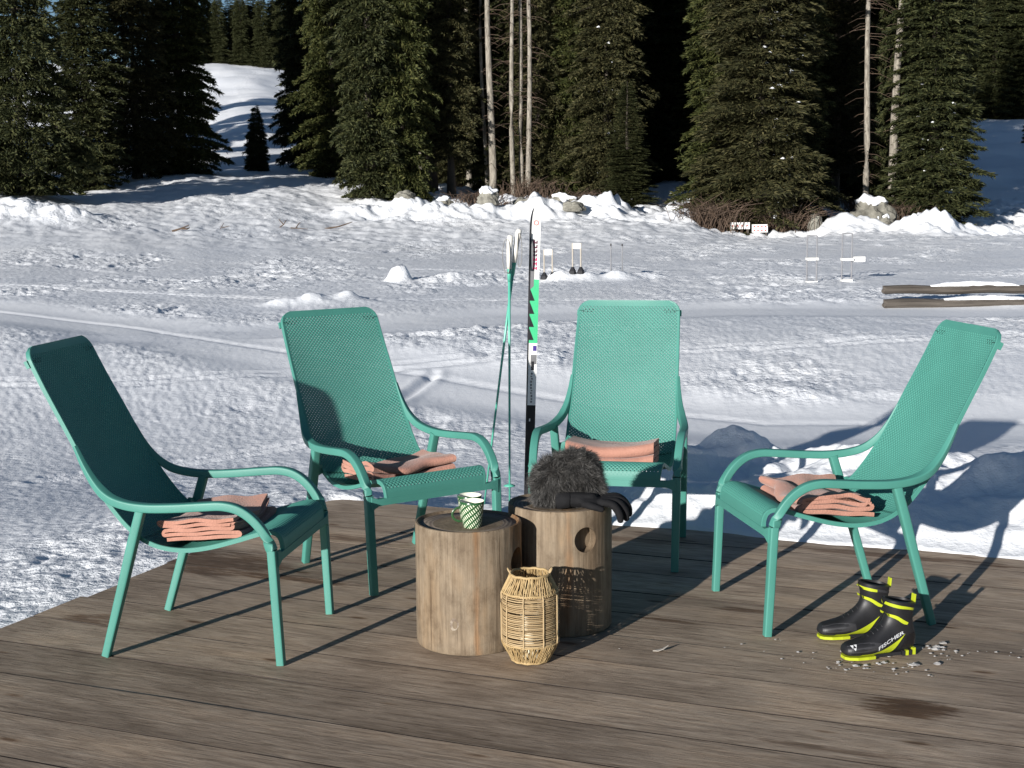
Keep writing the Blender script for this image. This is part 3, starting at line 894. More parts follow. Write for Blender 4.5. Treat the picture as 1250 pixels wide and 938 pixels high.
# ------------------------------------------------------------------ mugs
def make_mug_mat():
    m, nt, b = mk('green_hatched_glaze')
    tc = N(nt, 'ShaderNodeTexCoord'); sep = N(nt, 'ShaderNodeSeparateXYZ'); L(nt, tc.outputs['Object'], sep.inputs[0])
    at = N(nt, 'ShaderNodeMath', operation='ARCTAN2'); L(nt, sep.outputs[1], at.inputs[0]); L(nt, sep.outputs[0], at.inputs[1])
    u = N(nt, 'ShaderNodeMath', operation='MULTIPLY'); L(nt, at.outputs[0], u.inputs[0]); u.inputs[1].default_value = 0.0382
    def lin(a, bcoef, per, thr):
        m1 = N(nt, 'ShaderNodeMath', operation='MULTIPLY'); L(nt, u.outputs[0], m1.inputs[0]); m1.inputs[1].default_value = a / per
        m2 = N(nt, 'ShaderNodeMath', operation='MULTIPLY_ADD'); L(nt, sep.outputs[2], m2.inputs[0]); m2.inputs[1].default_value = bcoef / per; L(nt, m1.outputs[0], m2.inputs[2])
        fr = N(nt, 'ShaderNodeMath', operation='FRACT'); L(nt, m2.outputs[0], fr.inputs[0])
        gt = N(nt, 'ShaderNodeMath', operation='GREATER_THAN'); L(nt, fr.outputs[0], gt.inputs[0]); gt.inputs[1].default_value = thr
        return gt.outputs[0]
    s1 = lin(1.0, 0.66, 0.0098, 0.56)
    s2 = lin(-0.75, 1.0, 0.0225, 0.34)
    mu = N(nt, 'ShaderNodeMath', operation='MULTIPLY'); L(nt, s1, mu.inputs[0]); L(nt, s2, mu.inputs[1])
    lt = N(nt, 'ShaderNodeMath', operation='LESS_THAN'); L(nt, sep.outputs[2], lt.inputs[0]); lt.inputs[1].default_value = 0.0835
    mu2 = N(nt, 'ShaderNodeMath', operation='MULTIPLY'); L(nt, mu.outputs[0], mu2.inputs[0]); L(nt, lt.outputs[0], mu2.inputs[1])
    mx = N(nt, 'ShaderNodeMix', data_type='RGBA'); L(nt, mu2.outputs[0], mx.inputs[0])
    mx.inputs[6].default_value = (0.022, 0.085, 0.028, 1); mx.inputs[7].default_value = (0.70, 0.74, 0.56, 1)
    L(nt, mx.outputs[2], b.inputs['Base Color']); b.inputs['Roughness'].default_value = 0.25
    return m
M_MUG = make_mug_mat()
M_CREAM = pmat('cream_glaze', (0.72, 0.73, 0.60), (0.68, 0.69, 0.56), 20, 0.25)
M_GREEN = pmat('dark_green_glaze', (0.03, 0.085, 0.03), (0.025, 0.07, 0.026), 20, 0.25)
def mug(loc, rz, label):
    root = thing('mug', label, 'mug', loc, rz, 'hatched mugs on the stump')
    b = MB().lathe([(0.027, 0.0), (0.0300, 0.002), (0.0315, 0.012), (0.0365, 0.045), (0.0408, 0.080), (0.0422, 0.090), (0.0410, 0.0915)], 48, cap1=False)
    new_obj('wall', smooth_angle(b.mesh('wall'), 50), root, M_MUG)
    b = MB().lathe([(0.0410, 0.0915), (0.0396, 0.0900), (0.0378, 0.078), (0.0335, 0.045), (0.0285, 0.010), (0.004, 0.007)], 48, cap0=False)
    new_obj('lining', smooth_angle(b.mesh('lining'), 50), root, M_CREAM)
    pts = [(0.0385 + 0.030 * math.sin(t) * 0.95, 0, 0.046 + 0.024 * math.cos(t)) for t in np.linspace(0.05, math.pi - .05, 18)]
    pts[0] = (0.036, 0, 0.070); pts[-1] = (0.032, 0, 0.022)
    b = MB().tube(pts, 1.0, 10, (0.0042, 0.0026, 0.8), up=(0, 1, 0))
    new_obj('handle', b.mesh('handle', True), root, M_GREEN)
    return root
mug((-0.139, 4.712, 0.4085), R(186), 'green and cream hatched mug at the front of the stump')
mug((-0.150, 4.806, 0.4085), R(60), 'green and cream hatched mug standing behind the front mug')

# ------------------------------------------------------------------ rattan lantern with candle
def make_rattan(name, c1, c2):
    m, nt, b = mk(name)
    g = N(nt, 'ShaderNodeNewGeometry'); r = ramp(nt, g.outputs['Random Per Island'], [(0, c1), (1, c2)])
    L(nt, r.outputs[0], b.inputs['Base Color']); b.inputs['Roughness'].default_value = 0.6; b.inputs['Specular IOR Level'].default_value = 0.3
    return m
M_RATTAN = make_rattan('straw_rattan', (0.31, 0.215, 0.110), (0.46, 0.345, 0.195))
M_RATTAN2 = make_rattan('yellow_rattan_binding', (0.32, 0.215, 0.095), (0.47, 0.345, 0.175))
LPOS = (0.052, 4.545)
def lantern():
    rng = random.Random(9)
    root = thing('rattan_lantern', 'round straw rattan lantern woven with slats, standing before the stumps', 'lantern', (LPOS[0], LPOS[1], 0), 0)
    def rad(z):
        return float(np.interp(z, [0, 0.012, 0.058, 0.070, 0.225, 0.238, 0.285, 0.296], [0.060, 0.064, 0.090, 0.0935, 0.0935, 0.089, 0.065, 0.064]))
    mb = MB()
    z = 0.064
    while z < 0.232:
        rr = rad(z) - 0.0022
        zz = [z + rng.uniform(-0.0012, 0.0012) for _ in range(12)]
        pts = []
        for k in range(49):
            a = 2 * math.pi * k / 48
            q = k / 4.0; i0 = int(q) % 12; f = q - int(q)
            w = zz[i0] * (1 - f) + zz[(i0 + 1) % 12] * f
            pts.append((rr * math.cos(a), rr * math.sin(a), w))
        mb.tube(pts, 0.0023, 5, cap=False)
        z += 0.0059 if rng.random() > 0.07 else 0.0085
    o = mb.build('slats', M_RATTAN, root, True); o['kind'] = 'stuff'
    for k in range(9):
        a = 2 * math.pi * k / 9 + 0.28
        pts = [((rad(zz) + 0.0018) * math.cos(a), (rad(zz) + 0.0018) * math.sin(a), zz) for zz in np.linspace(0.05, 0.244, 12)]
        MB().tube(pts, 0.0027, 6).build('stay', M_RATTAN, root, True)
    for (z0, z1, nm) in ((0.232, 0.291, 'neck_weave'), (0.006, 0.068, 'foot_weave')):
        mb = MB()
        for lay in (0, 1):
            nS = 74
            for k in range(nS):
                a0 = 2 * math.pi * k / nS + rng.uniform(-.03, .03); sw = (0.13 if lay else -0.10) + rng.uniform(-.05, .05)
                pts = []
                for t in np.linspace(0, 1, 6):
                    zz = z0 + (z1 - z0) * t
                    rr = rad(zz) + (0.0015 if lay else -0.0012) + rng.uniform(-.0008, .0012)
                    pts.append((rr * math.cos(a0 + sw * t), rr * math.sin(a0 + sw * t), zz))
                mb.tube(pts, 0.0019, 4, cap=False)
        o = mb.build(nm, M_RATTAN2, root, True); o['kind'] = 'stuff'
    for (zz, rr, th, nm) in ((0.292, 0.0645, 0.0045, 'rim'), (0.006, 0.061, 0.0050, 'foot_ring'), (0.236, 0.0905, 0.0030, 'hoop'), (0.066, 0.0930, 0.0030, 'hoop')):
        pts = [(rr * math.cos(2 * math.pi * k / 40), rr * math.sin(2 * math.pi * k / 40), zz + 0.0012 * math.sin(k * 1.7)) for k in range(41)]
        MB().tube(pts, th, 7, cap=False).build(nm, M_RATTAN2, root, True)
    for sg in (-1, 1):
        pts = [(sg * (0.066 + 0.006 * math.sin(t)), -0.004 + 0.011 * math.cos(t), 0.300 + 0.010 * math.sin(t * 1.0)) for t in np.linspace(0, 2 * math.pi, 14)]
        MB().tube(pts, 0.0034, 6, cap=False).build('handle_loop', M_RATTAN, root, True)
    MB().lathe([(0.055, 0.004), (0.058, 0.006), (0.058, 0.010), (0.055, 0.012)], 28).build('floor_disc', M_RATTAN, root, True)
lantern()
cd = thing('candle', 'cream pillar candle inside the rattan lantern', 'candle', (LPOS[0], LPOS[1], 0.0125), 0)
new_obj('wax', smooth_angle(MB().lathe([(0.0335, 0), (0.0345, 0.002), (0.0345, 0.142), (0.033, 0.146), (0.022, 0.1435), (0.004, 0.142)], 32).mesh('wax'), 50), cd,
        pmat('cream_wax', (0.74, 0.68, 0.52), (0.70, 0.63, 0.47), 12, 0.45))
MB().tube([(0, 0, 0.140), (0.001, 0, 0.150), (0.002, 0.001, 0.156)], 0.0012, 6).build('wick', M_DARK, cd)

# ------------------------------------------------------------------ fur hat and gloves on the second stump
STOP = 0.442 - 0.008
def remesh_obj(name, mb, voxel, mat, parent=None, smooth_it=8):
    o = mb.build(name, mat, parent, True)
    md = o.modifiers.new('r', 'REMESH'); md.mode = 'VOXEL'; md.voxel_size = voxel; md.use_smooth_shade = True
    ms = o.modifiers.new('s', 'SMOOTH'); ms.iterations = smooth_it; ms.factor = 0.5
    apply_mods(o)
    o.data.polygons.foreach_set('use_smooth', [True] * len(o.data.polygons))
    return o
def ellipsoid(mb, c, r, rot=None, n=18, m=10):
    rings = []
    for i in range(m + 1):
        ph = -math.pi / 2 + math.pi * (i + 0.02) / (m + 0.04)
        ring = []
        for k in range(n):
            a = 2 * math.pi * k / n
            p = Vector((r[0] * math.cos(ph) * math.cos(a), r[1] * math.cos(ph) * math.sin(a), r[2] * math.sin(ph)))
            if rot is not None: p = rot @ p
            ring.append((p.x + c[0], p.y + c[1], p.z + c[2]))
        rings.append(ring)
    mb.loft(rings)
def hat():
    root = thing('fur_hat', 'dark grey shaggy fur hat resting on the right stump', 'hat', (0.185, 4.945, STOP), 0)
    mb = MB()
    ellipsoid(mb, (-0.030, 0.0, 0.085), (0.088, 0.095, 0.082))
    ellipsoid(mb, (0.035, 0.005, 0.115), (0.082, 0.088, 0.080), Matrix.Rotation(R(-20), 3, 'Y'))
    ellipsoid(mb, (0.070, -0.030, 0.075), (0.062, 0.062, 0.052), Matrix.Rotation(R(25), 3, 'Y'))
    ellipsoid(mb, (-0.055, -0.035, 0.055), (0.060, 0.060, 0.055))
    ellipsoid(mb, (0.02, 0.0, 0.035), (0.095, 0.085, 0.033))
    cap = remesh_obj('cap', mb, 0.007, pmat('dark_fur_skin', (0.035, 0.032, 0.028), (0.02, 0.018, 0.016), 20, 0.9), root, 6)
    me = cap.data
    rng = np.random.RandomState(3)
    me.calc_loop_triangles()
    P = np.array([v.co for v in me.vertices]); Nn = np.array([v.normal for v in me.vertices])
    tri = np.array([t.vertices for t in me.loop_triangles])
    A = np.linalg.norm(np.cross(P[tri[:, 1]] - P[tri[:, 0]], P[tri[:, 2]] - P[tri[:, 0]]), axis=1)
    ns = 48000
    ti = rng.choice(len(tri), ns, p=A / A.sum())
    w = rng.dirichlet((1, 1, 1), ns)
    base = (P[tri[ti]] * w[:, :, None]).sum(1); nor = (Nn[tri[ti]] * w[:, :, None]).sum(1)
    nor /= np.linalg.norm(nor, axis=1)[:, None]
    clump = np.stack([gnoise(base[:, 0] * 38, base[:, 2] * 38 + base[:, 1] * 20, 5), gnoise(base[:, 1] * 38 + 7, base[:, 2] * 38, 6), gnoise(base[:, 0] * 38 + 3, base[:, 1] * 38, 7)], 1)
    comb = np.array([0.25, -0.1, -0.75])
    d = nor * 0.55 + clump * 0.75 + comb * 0.5 + rng.normal(0, 0.20, (ns, 3))
    d /= np.linalg.norm(d, axis=1)[:, None]
    ln = rng.uniform(0.016, 0.038, ns)[:, None]
    side = np.cross(d, rng.normal(0, 1, (ns, 3))); side /= np.linalg.norm(side, axis=1)[:, None]
    wd = rng.uniform(0.0003, 0.0007, ns)[:, None]
    tip = base + d * ln + np.array([0, 0, -0.004])
    tip[:, 2] = np.maximum(tip[:, 2], 0.0015); base[:, 2] = np.maximum(base[:, 2], 0.001)
    V = np.stack([base - side * wd, base + side * wd, tip], 1).reshape(-1, 3)
    F = np.arange(ns * 3).reshape(-1, 3)
    m, nt, b = mk('dark_grey_fur')
    g = N(nt, 'ShaderNodeNewGeometry'); r = ramp(nt, g.outputs['Random Per Island'], [(0, (0.010, 0.0095, 0.009)), (0.6, (0.040, 0.038, 0.036)), (1, (0.20, 0.192, 0.18))])
    L(nt, r.outputs[0], b.inputs['Base Color']); b.inputs['Roughness'].default_value = 0.55
    o = new_obj('fur', np_mesh('fur', V, F, False, 3), root, m); o['kind'] = 'stuff'
hat()
M_GLOVE = pmat('black_glove_fabric', (0.012, 0.012, 0.013), (0.007, 0.007, 0.008), 30, 0.85, 0.5, 0.003, bscale=120, spec=0.2)
def capsule(mb, pts, rad):
    cp = catmull(pts, 4)
    rr = np.interp(np.linspace(0, 1, len(cp)), np.linspace(0, 1, len(rad)), rad)
    mb.tube([tuple(p) for p in cp], [float(q) for q in rr], 10)
    for e, q in ((cp[0], rr[0]), (cp[-1], rr[-1])): ellipsoid(mb, tuple(e), (q, q, q), None, 10, 6)
def glove():
    root = thing('glove', 'black knitted glove drooping over the right edge of the stump', 'glove', (0.268, 4.838, STOP), 0)
    root.scale = (1.12, 1.2, 1.05)
    mb = MB()
    ellipsoid(mb, (0.005, 0.0, 0.030), (0.055, 0.042, 0.018), Matrix.Rotation(R(6), 3, 'Y'))
    capsule(mb, [(-0.085, 0.01, 0.034), (-0.045, 0.005, 0.036), (0.0, 0.0, 0.034)], [0.024, 0.026, 0.026])
    fingers = [((0.030, -0.030), (0.064, -0.040, 0.028), (0.084, -0.044, 0.000), (0.088, -0.046, -0.022)),
               ((0.040, -0.011), (0.080, -0.017, 0.032), (0.104, -0.021, 0.004), (0.108, -0.022, -0.022)),
               ((0.040, 0.009), (0.086, 0.006, 0.036), (0.114, 0.003, 0.012), (0.119, 0.003, -0.014)),
               ((0.034, 0.027), (0.080, 0.028, 0.040), (0.108, 0.027, 0.020), (0.116, 0.027, 0.000))]
    for b0, k1, k2, tip in fingers:
        capsule(mb, [(b0[0], b0[1], 0.034), k1, k2, tip], [0.0135, 0.0130, 0.0125, 0.0105])
    capsule(mb, [(-0.020, -0.028, 0.028), (0.004, -0.046, 0.024), (0.030, -0.052, 0.016)], [0.0135, 0.0125, 0.0100])
    remesh_obj('hand', mb, 0.0028, M_GLOVE, root, 4)
    c = MB().tube([(-0.060, 0.007, 0.034), (-0.066, 0.008, 0.0345), (-0.104, 0.011, 0.032), (-0.107, 0.011, 0.032), (-0.095, 0.010, 0.032)], [0.0255, 0.0275, 0.0290, 0.0265, 0.022], 20)
    c.build('cuff', M_GLOVE, root, True)
glove()

# ------------------------------------------------------------------ ski boots
M_BOOT = pmat('black_boot_fabric', (0.014, 0.014, 0.016), (0.008, 0.008, 0.009), 25, 0.5, 0.25, 0.001, bscale=200)
M_BOOTGLOSS = pmat('black_boot_shell', (0.012, 0.012, 0.014), (0.009, 0.009, 0.010), 25, 0.22)
M_BOOTGREY = pmat('charcoal_boot_panel', (0.035, 0.035, 0.038), (0.025, 0.025, 0.028), 25, 0.5)
M_NEON = pmat('neon_yellow_trim', (0.44, 0.50, 0.022), (0.36, 0.42, 0.018), 25, 0.4)
M_SILVER = pmat('silver_print', (0.55, 0.56, 0.57), (0.45, 0.46, 0.47), 40, 0.4)
SECT = [((0.000, 0.030), (0.004, 0.044), 0.014), ((0.010, 0.017), (0.012, 0.060), 0.030), ((0.030, 0.012), (0.030, 0.068), 0.040), ((0.065, 0.011), (0.062, 0.076), 0.046),
        ((0.100, 0.011), (0.094, 0.088), 0.048), ((0.140, 0.012), (0.124, 0.107), 0.045), ((0.180, 0.012), (0.148, 0.130), 0.040), ((0.220, 0.012), (0.162, 0.152), 0.037),
        ((0.258, 0.013), (0.168, 0.170), 0.037), ((0.283, 0.034), (0.170, 0.185), 0.038), ((0.287, 0.080), (0.169, 0.198), 0.040), ((0.278, 0.125), (0.167, 0.210), 0.043),
        ((0.273, 0.165), (0.165, 0.224), 0.046), ((0.276, 0.200), (0.163, 0.238), 0.047), ((0.280, 0.226), (0.161, 0.250), 0.047)]
def boot_mesh():
    A = np.array(catmull([s[0] for s in SECT], 3)); B = np.array(catmull([s[1] for s in SECT], 3)); W = np.array(catmull([(s[2], 0) for s in SECT], 3))[:, 0]
    rings = []
    n = 28
    for a, b, w in zip(A, B, W):
        c = (a + b) / 2; h = (b - a) / 2
        ring = []
        for k in range(n):
            t = 2 * math.pi * k / n
            co, si = math.cos(t), math.sin(t)
            e = 0.78 if co < 0 else 0.95       # flatter towards the sole
            q = c + h * math.copysign(abs(co) ** e, co)
            ring.append((q[0], w * math.copysign(abs(si) ** 0.85, si), q[1]))
        rings.append(ring)
    top = rings[-1]
    cx = sum(p[0] for p in top) / n; cz = sum(p[2] for p in top) / n
    rings.append([(cx + (p[0] - cx) * 0.84, p[1] * 0.80, cz + (p[2] - cz) * 0.84 + 0.003) for p in top])
    rings.append([(cx + (p[0] - cx) * 0.74, p[1] * 0.70, p[2] - 0.07) for p in top])
    mb = MB().loft(rings)
    return mb
def boot(loc, rz, label, seed, lettering=True):
    root = thing('ski_boot', label, 'ski boot', loc, rz, 'pair of cross-country ski boots')
    mb = boot_mesh()
    me = mb.mesh('upper'); smooth_angle(me, 50)
    new_obj('upper', me, root, M_BOOT)
    bvh = BVHTree.FromPolygons([Vector(v) for v in mb.v], mb.f)
    def hit(x, z, sg, off):
        h = bvh.ray_cast(Vector((x, sg * 0.2, z)), Vector((0, -sg, 0)))
        if h[0] is None: return None
        return h[0] + h[1] * off if h[1].y * sg > 0 else h[0] - h[1] * off
    def decal(top, bot, name, mat, off=0.0012, sides=(-1, 1), nx=22, nz=4):
        for sg in sides:
            top_c = catmull(top, 6); bot_c = catmull(bot, 6)
            tt = np.linspace(0, 1, nx)
            tp = [np.array([np.interp(t, np.linspace(0, 1, len(top_c)), [c[i] for c in top_c]) for i in (0, 1)]) for t in tt]
            bp = [np.array([np.interp(t, np.linspace(0, 1, len(bot_c)), [c[i] for c in bot_c]) for i in (0, 1)]) for t in tt]
            vs = []; ok = True
            for a, b in zip(tp, bp):
                for j in range(nz):
                    q = a + (b - a) * j / (nz - 1)
                    p = hit(q[0], q[1], sg, off)
                    if p is None: p = Vector((q[0], sg * 0.03, q[1]))
                    vs.append(p)
            fs = []
            for i in range(nx - 1):
                for j in range(nz - 1):
                    a = i * nz + j
                    f = (a, a + 1, a + nz + 1, a + nz)
                    fs.append(f if sg > 0 else f[::-1])
            mbd = MB().add(vs, fs)
            mbd.build(name, mat, root, True)
    # toe cap and side shell, neon blade, heel counter
    decal([(0.012, 0.058), (0.06, 0.070), (0.10, 0.074), (0.135, 0.070)], [(0.010, 0.026), (0.06, 0.020), (0.10, 0.022), (0.14, 0.040)], 'toe_shell', M_BOOTGREY, 0.0008)
    decal([(0.060, 0.025), (0.10, 0.027), (0.15, 0.042), (0.200, 0.070), (0.233, 0.100)], [(0.050, 0.019), (0.10, 0.017), (0.15, 0.020), (0.185, 0.026), (0.228, 0.092)], 'neon_blade', M_NEON, 0.0018)
    decal([(0.235, 0.085), (0.262, 0.100), (0.284, 0.085)], [(0.215, 0.018), (0.250, 0.017), (0.276, 0.030)], 'heel_shell', M_BOOTGLOSS, 0.0015)
    # ankle strap and cuff edging
    decal([(0.166, 0.188), (0.195, 0.182), (0.225, 0.160), (0.240, 0.150)], [(0.168, 0.178), (0.195, 0.166), (0.220, 0.146), (0.236, 0.140)], 'ankle_strap', M_NEON, 0.003)
    decal([(0.164, 0.240), (0.20, 0.229), (0.24, 0.218), (0.274, 0.205)], [(0.165, 0.226), (0.20, 0.215), (0.24, 0.207), (0.274, 0.194)], 'cuff_band', M_NEON if seed == 1 else M_BOOTGREY, 0.002)
    if seed == 2:
        decal([(0.164, 0.234), (0.19, 0.229), (0.215, 0.222)], [(0.165, 0.222), (0.19, 0.215), (0.215, 0.211)], 'cuff_band', M_NEON, 0.0028)
    # pull tab at the back
    MB().box((0.284, 0, 0.238), (0.006, 0.022, 0.042), Matrix.Rotation(R(4), 3, 'Y')).build('pull_tab', M_NEON, root)
    # outsole: neon toe plate, black waist, neon heel lugs
    def plate(xs, ws, z0, z1, name, mat):
        vs = []
        for z in (z0, z1):
            for x, w in zip(xs, ws): vs.append((x, -w, z))
            for x, w in reversed(list(zip(xs, ws))): vs.append((x, w, z))
        n = 2 * len(xs)
        MB().add(vs, [tuple(reversed(range(n))), tuple(range(n, 2 * n))] + [(i, (i + 1) % n, n + (i + 1) % n, n + i) for i in range(n)]).build(name, mat, root)
    plate([0.004, 0.015, 0.045, 0.085, 0.115], [0.016, 0.030, 0.041, 0.043, 0.040], 0.0, 0.0125, 'toe_sole', M_NEON)
    plate([0.117, 0.15, 0.20, 0.222], [0.038, 0.034, 0.031, 0.031], 0.004, 0.018, 'waist_sole', M_DARK)
    for k in range(4):
        x = 0.226 + 0.0145 * k
        plate([x, x + 0.011], [0.033 - k * .001, 0.033 - k * .001], 0.0, 0.0215 if k < 3 else 0.03, 'heel_lug', M_NEON if k % 2 else M_DARK)
    for k in range(5):
        x = 0.02 + 0.018 * k
    # laces cover zip and loops
    for k in range(4):
        t = k / 3
        p = Vector((0.100 + 0.052 * t, 0, 0.0925 + 0.042 * t))
        MB().tube([(p.x, -0.016, p.z - 0.005), (p.x, 0, p.z + 0.001), (p.x, 0.016, p.z - 0.005)], 0.0016, 5).build('lace', M_BOOTGREY, root, True)
    if lettering:
        cu = bpy.data.curves.new('t', 'FONT'); cu.body = 'FISCHER'; cu.size = 0.024; cu.space_character = 1.02; cu.offset = 0.0006
        to = bpy.data.objects.new('t', cu); COL.objects.link(to)
        dg = bpy.context.evaluated_depsgraph_get(); dg.update()
        tm = bpy.data.meshes.new_from_object(to.evaluated_get(dg))
        bpy.data.objects.remove(to)
        bm = bmesh.new(); bm.from_mesh(tm)
        xs = [v.co.x for v in bm.verts]; wd = max(xs) - min(xs); x0 = min(xs)
        bmesh.ops.triangulate(bm, faces=bm.faces)
        bmesh.ops.subdivide_edges(bm, edges=[e for e in bm.edges if e.calc_length() > 0.006], cuts=1)
        ca, sa = math.cos(R(30)), math.sin(R(30))
        for v in bm.verts:
            lx = (v.co.x - x0) / wd * 0.122; lz = v.co.y * 1.0
            gx = 0.122 + lx * ca - lz * sa * 0.2; gz = 0.040 + lx * sa * 1.0 + lz * ca
            p = hit(gx, gz, -1, 0.0026)
            v.co = p if p is not None else Vector((gx, -0.045, gz))
        tm2 = bpy.data.meshes.new('lettering'); bm.to_mesh(tm2); bm.free()
        new_obj('lettering', tm2, root, M_SILVER)
        # three small triangles on the toe
        mbt = MB()
        for (tx, tzv) in ((0.026, 0.058), (0.038, 0.061), (0.033, 0.050)):
            vs = []
            for (ax, az) in ((-0.005, 0.003), (0.005, 0.0045), (0.0005, -0.006)):
                p = hit(tx + ax, tzv + az, -1, 0.0024); vs.append(p if p is not None else Vector((tx + ax, -.04, tzv + az)))
            mbt.add(vs, [(0, 2, 1)])
        mbt.build('emblem', M_SILVER, root)
    return root
b1 = boot((1.072, 4.520, 0.001), R(14), 'black ski boot with neon yellow blade and lettering, nearer of the pair', 1)
b2 = boot((1.040, 4.745, 0.001), R(8), 'black ski boot with neon yellow cuff band, farther of the pair', 2, False)
b1.scale = b2.scale = (0.90, 0.92, 0.77)

# ------------------------------------------------------------------ skis and poles stuck in the snow behind the chairs
M_SKI_WHITE = pmat('ski_white', (0.74, 0.74, 0.72), (0.68, 0.68, 0.66), 12, 0.3)
M_SKI_GREEN = pmat('ski_green', (0.06, 0.48, 0.22), (0.05, 0.42, 0.19), 12, 0.3)
M_SKI_BLACK = pmat('ski_black', (0.013, 0.013, 0.016), (0.02, 0.02, 0.022), 12, 0.3)
M_SKI_GREY = pmat('ski_grey', (0.13, 0.13, 0.135), (0.17, 0.17, 0.175), 12, 0.35)
M_SKI_PINK = pmat('ski_pink', (0.55, 0.03, 0.13), (0.48, 0.03, 0.11), 12, 0.35)
M_SKI_PLUM = pmat('ski_plum', (0.10, 0.012, 0.04), (0.08, 0.01, 0.03), 12, 0.35)
M_SKI_VIOLET = pmat('ski_violet', (0.06, 0.03, 0.22), (0.05, 0.03, 0.2), 12, 0.35)
def ski_axis(x, yoff, lean):
    """blank: local z runs up the ski, front = -y"""
    zt = 1.47; zb = -0.35
    def half(z):
        return float(np.interp(z, [-0.35, 0.5, 1.2, 1.36, 1.42, 1.455, 1.47], [0.022, 0.0215, 0.0225, 0.0225, 0.019, 0.011, 0.002]))
    def yc(z):                                  # curled shovel and camber
        return -0.05 * max(0, (z - 1.25) / 0.22) ** 2 * 0.8 + 0.006 * math.sin((z + .35) * 1.7)
    return zt, zb, half, yc
def ski(loc, lean_x, label, front=True, rz=0.0):
    root = thing('ski', label, 'ski', loc, rz, 'cross-country skis stuck upright in the snow')
    root.rotation_euler = (0, lean_x, rz)
    zt, zb, half, yc = ski_axis(0, 0, 0)
    sgn = 1 if front else -1
    zsamp = list(np.linspace(zb, 1.25, 30)) + list(np.linspace(1.27, zt, 14))
    def th(z): return float(np.interp(z, [-.35, .3, .7, 1.2, 1.47], [0.008, 0.016, 0.02, 0.010, 0.006]))
    rings = [[(-half(z), sgn * yc(z) - sgn * 0.0, z), (half(z), sgn * yc(z), z), (half(z), sgn * (yc(z) + th(z)), z), (-half(z), sgn * (yc(z) + th(z)), z)] for z in zsamp]
    if sgn < 0: rings = [r[::-1] for r in rings]
    MB().loft(rings).build('core', M_SKI_GREY if front else M_SKI_BLACK, root)
    if not front: return root
    def strip(z0, z1, x0, x1, name, mat, off=0.0012, n=10):
        vs = []
        for z in np.linspace(z0, z1, n):
            a = x0(z) if callable(x0) else x0; b = x1(z) if callable(x1) else x1
            h = half(z)
            vs += [(a * h, yc(z) - off, z), (b * h, yc(z) - off, z)]
        return MB().add(vs, [(2 * i, 2 * i + 1, 2 * i + 3, 2 * i + 2) for i in range(n - 1)]).build(name, mat, root)
    strip(1.29, zt - 0.002, -1, 1, 'white_tip', M_SKI_WHITE)
    strip(1.12, 1.29, -0.1, 1, 'white_panel', M_SKI_WHITE)
    strip(0.755, 1.085, lambda z: -1.0 if z < 1.05 else -0.2, 1, 'green_panel', M_SKI_GREEN, n=20)
    strip(1.085, 1.12, -0.1, 1, 'white_panel', M_SKI_WHITE)
    for k in range(4):                          # saw-tooth black wedges on the green panel
        z1 = 1.035 - k * 0.068
        MB().add([(-half(z1), yc(z1) - .0022, z1), (-half(z1), yc(z1 - .06) - .0022, z1 - 0.06), (0.1 * half(z1), yc(z1 - .06) - .0022, z1 - 0.06)], [(0, 1, 2)]).build('black_wedge', M_SKI_BLACK, root)
    strip(0.43, 0.755, -1, 1, 'white_panel', M_SKI_WHITE)
    strip(0.715, 0.742, 0.0, 0.85, 'violet_spot', M_SKI_VIOLET, 0.0024, 3)
    strip(0.645, 0.695, -0.5, 0.9, 'grey_spot', M_SKI_GREY, 0.0024, 3)
    strip(0.615, 0.66, -0.3, 0.35, 'dark_spot', M_SKI_BLACK, 0.0034, 3)
    strip(-0.34, 0.43, -1, 1, 'black_panel', M_SKI_BLACK)
    strip(0.345, 0.36, -0.5, -0.2, 'white_spot', M_SKI_WHITE, 0.0024, 3)
    # vertical lettering marks, plum above pink
    rng = random.Random(5)
    mbp, mbq = MB(), MB()
    z = 1.285
    k = 0
    while z > 1.145:
        hgt = rng.uniform(0.014, 0.019)
        tgt = mbp if z > 1.215 else mbq
        for seg in range(3):
            x0 = -0.55 + seg * 0.33; zz = z - (0 if seg != 1 else hgt * rng.uniform(0.2, .6))
            h2 = hgt if seg != 1 else hgt * 0.4
            tgt.add([(x0 * half(z), yc(z) - .003, zz - h2), ((x0 + .26) * half(z), yc(z) - .003, zz - h2), ((x0 + .30) * half(z), yc(z) - .003, zz), ((x0 + .04) * half(z), yc(z) - .003, zz)], [(0, 1, 2, 3)])
        z -= hgt + 0.005
    mbp.build('lettering', M_SKI_PLUM, root); mbq.build('lettering', M_SKI_PINK, root)
    mbs = MB()
    z = 0.60
    while z > 0.45:
        hgt = rng.uniform(0.006, 0.012); x0 = -0.35 + rng.uniform(-.1, .1)
        mbs.add([(x0 * half(z), yc(z) - .0028, z - hgt), ((x0 + .4) * half(z), yc(z) - .0028, z - hgt), ((x0 + .4) * half(z), yc(z) - .0028, z), (x0 * half(z), yc(z) - .0028, z)], [(0, 1, 2, 3)])
        z -= hgt + 0.006
    mbs.build('lettering', M_SKI_GREY, root)
    # ring logo near the tip
    rg = MB(); zc = 1.375
    ri, ro = 0.009, 0.0135
    vs = []
    for q in range(24):
        a = 2 * math.pi * q / 24
        for rr in (ri, ro): vs.append((rr * math.cos(a), yc(zc + rr * math.sin(a)) - .003, zc + rr * math.sin(a)))
    rg.add(vs, [(2 * i, 2 * i + 1, (2 * i + 3) % 48, (2 * i + 2) % 48) for i in range(24)])
    rg.build('ring_logo', pmat('pale_red_print', (0.55, 0.16, 0.15), (0.5, 0.2, 0.18), 10, .4), root)
    return root
SK = (0.085, 7.35)
SKZ = tz(*SK)
ski((SK[0], SK[1], 0.0), R(2.0), 'white and green ski with pink lettering standing upright in snow', True)
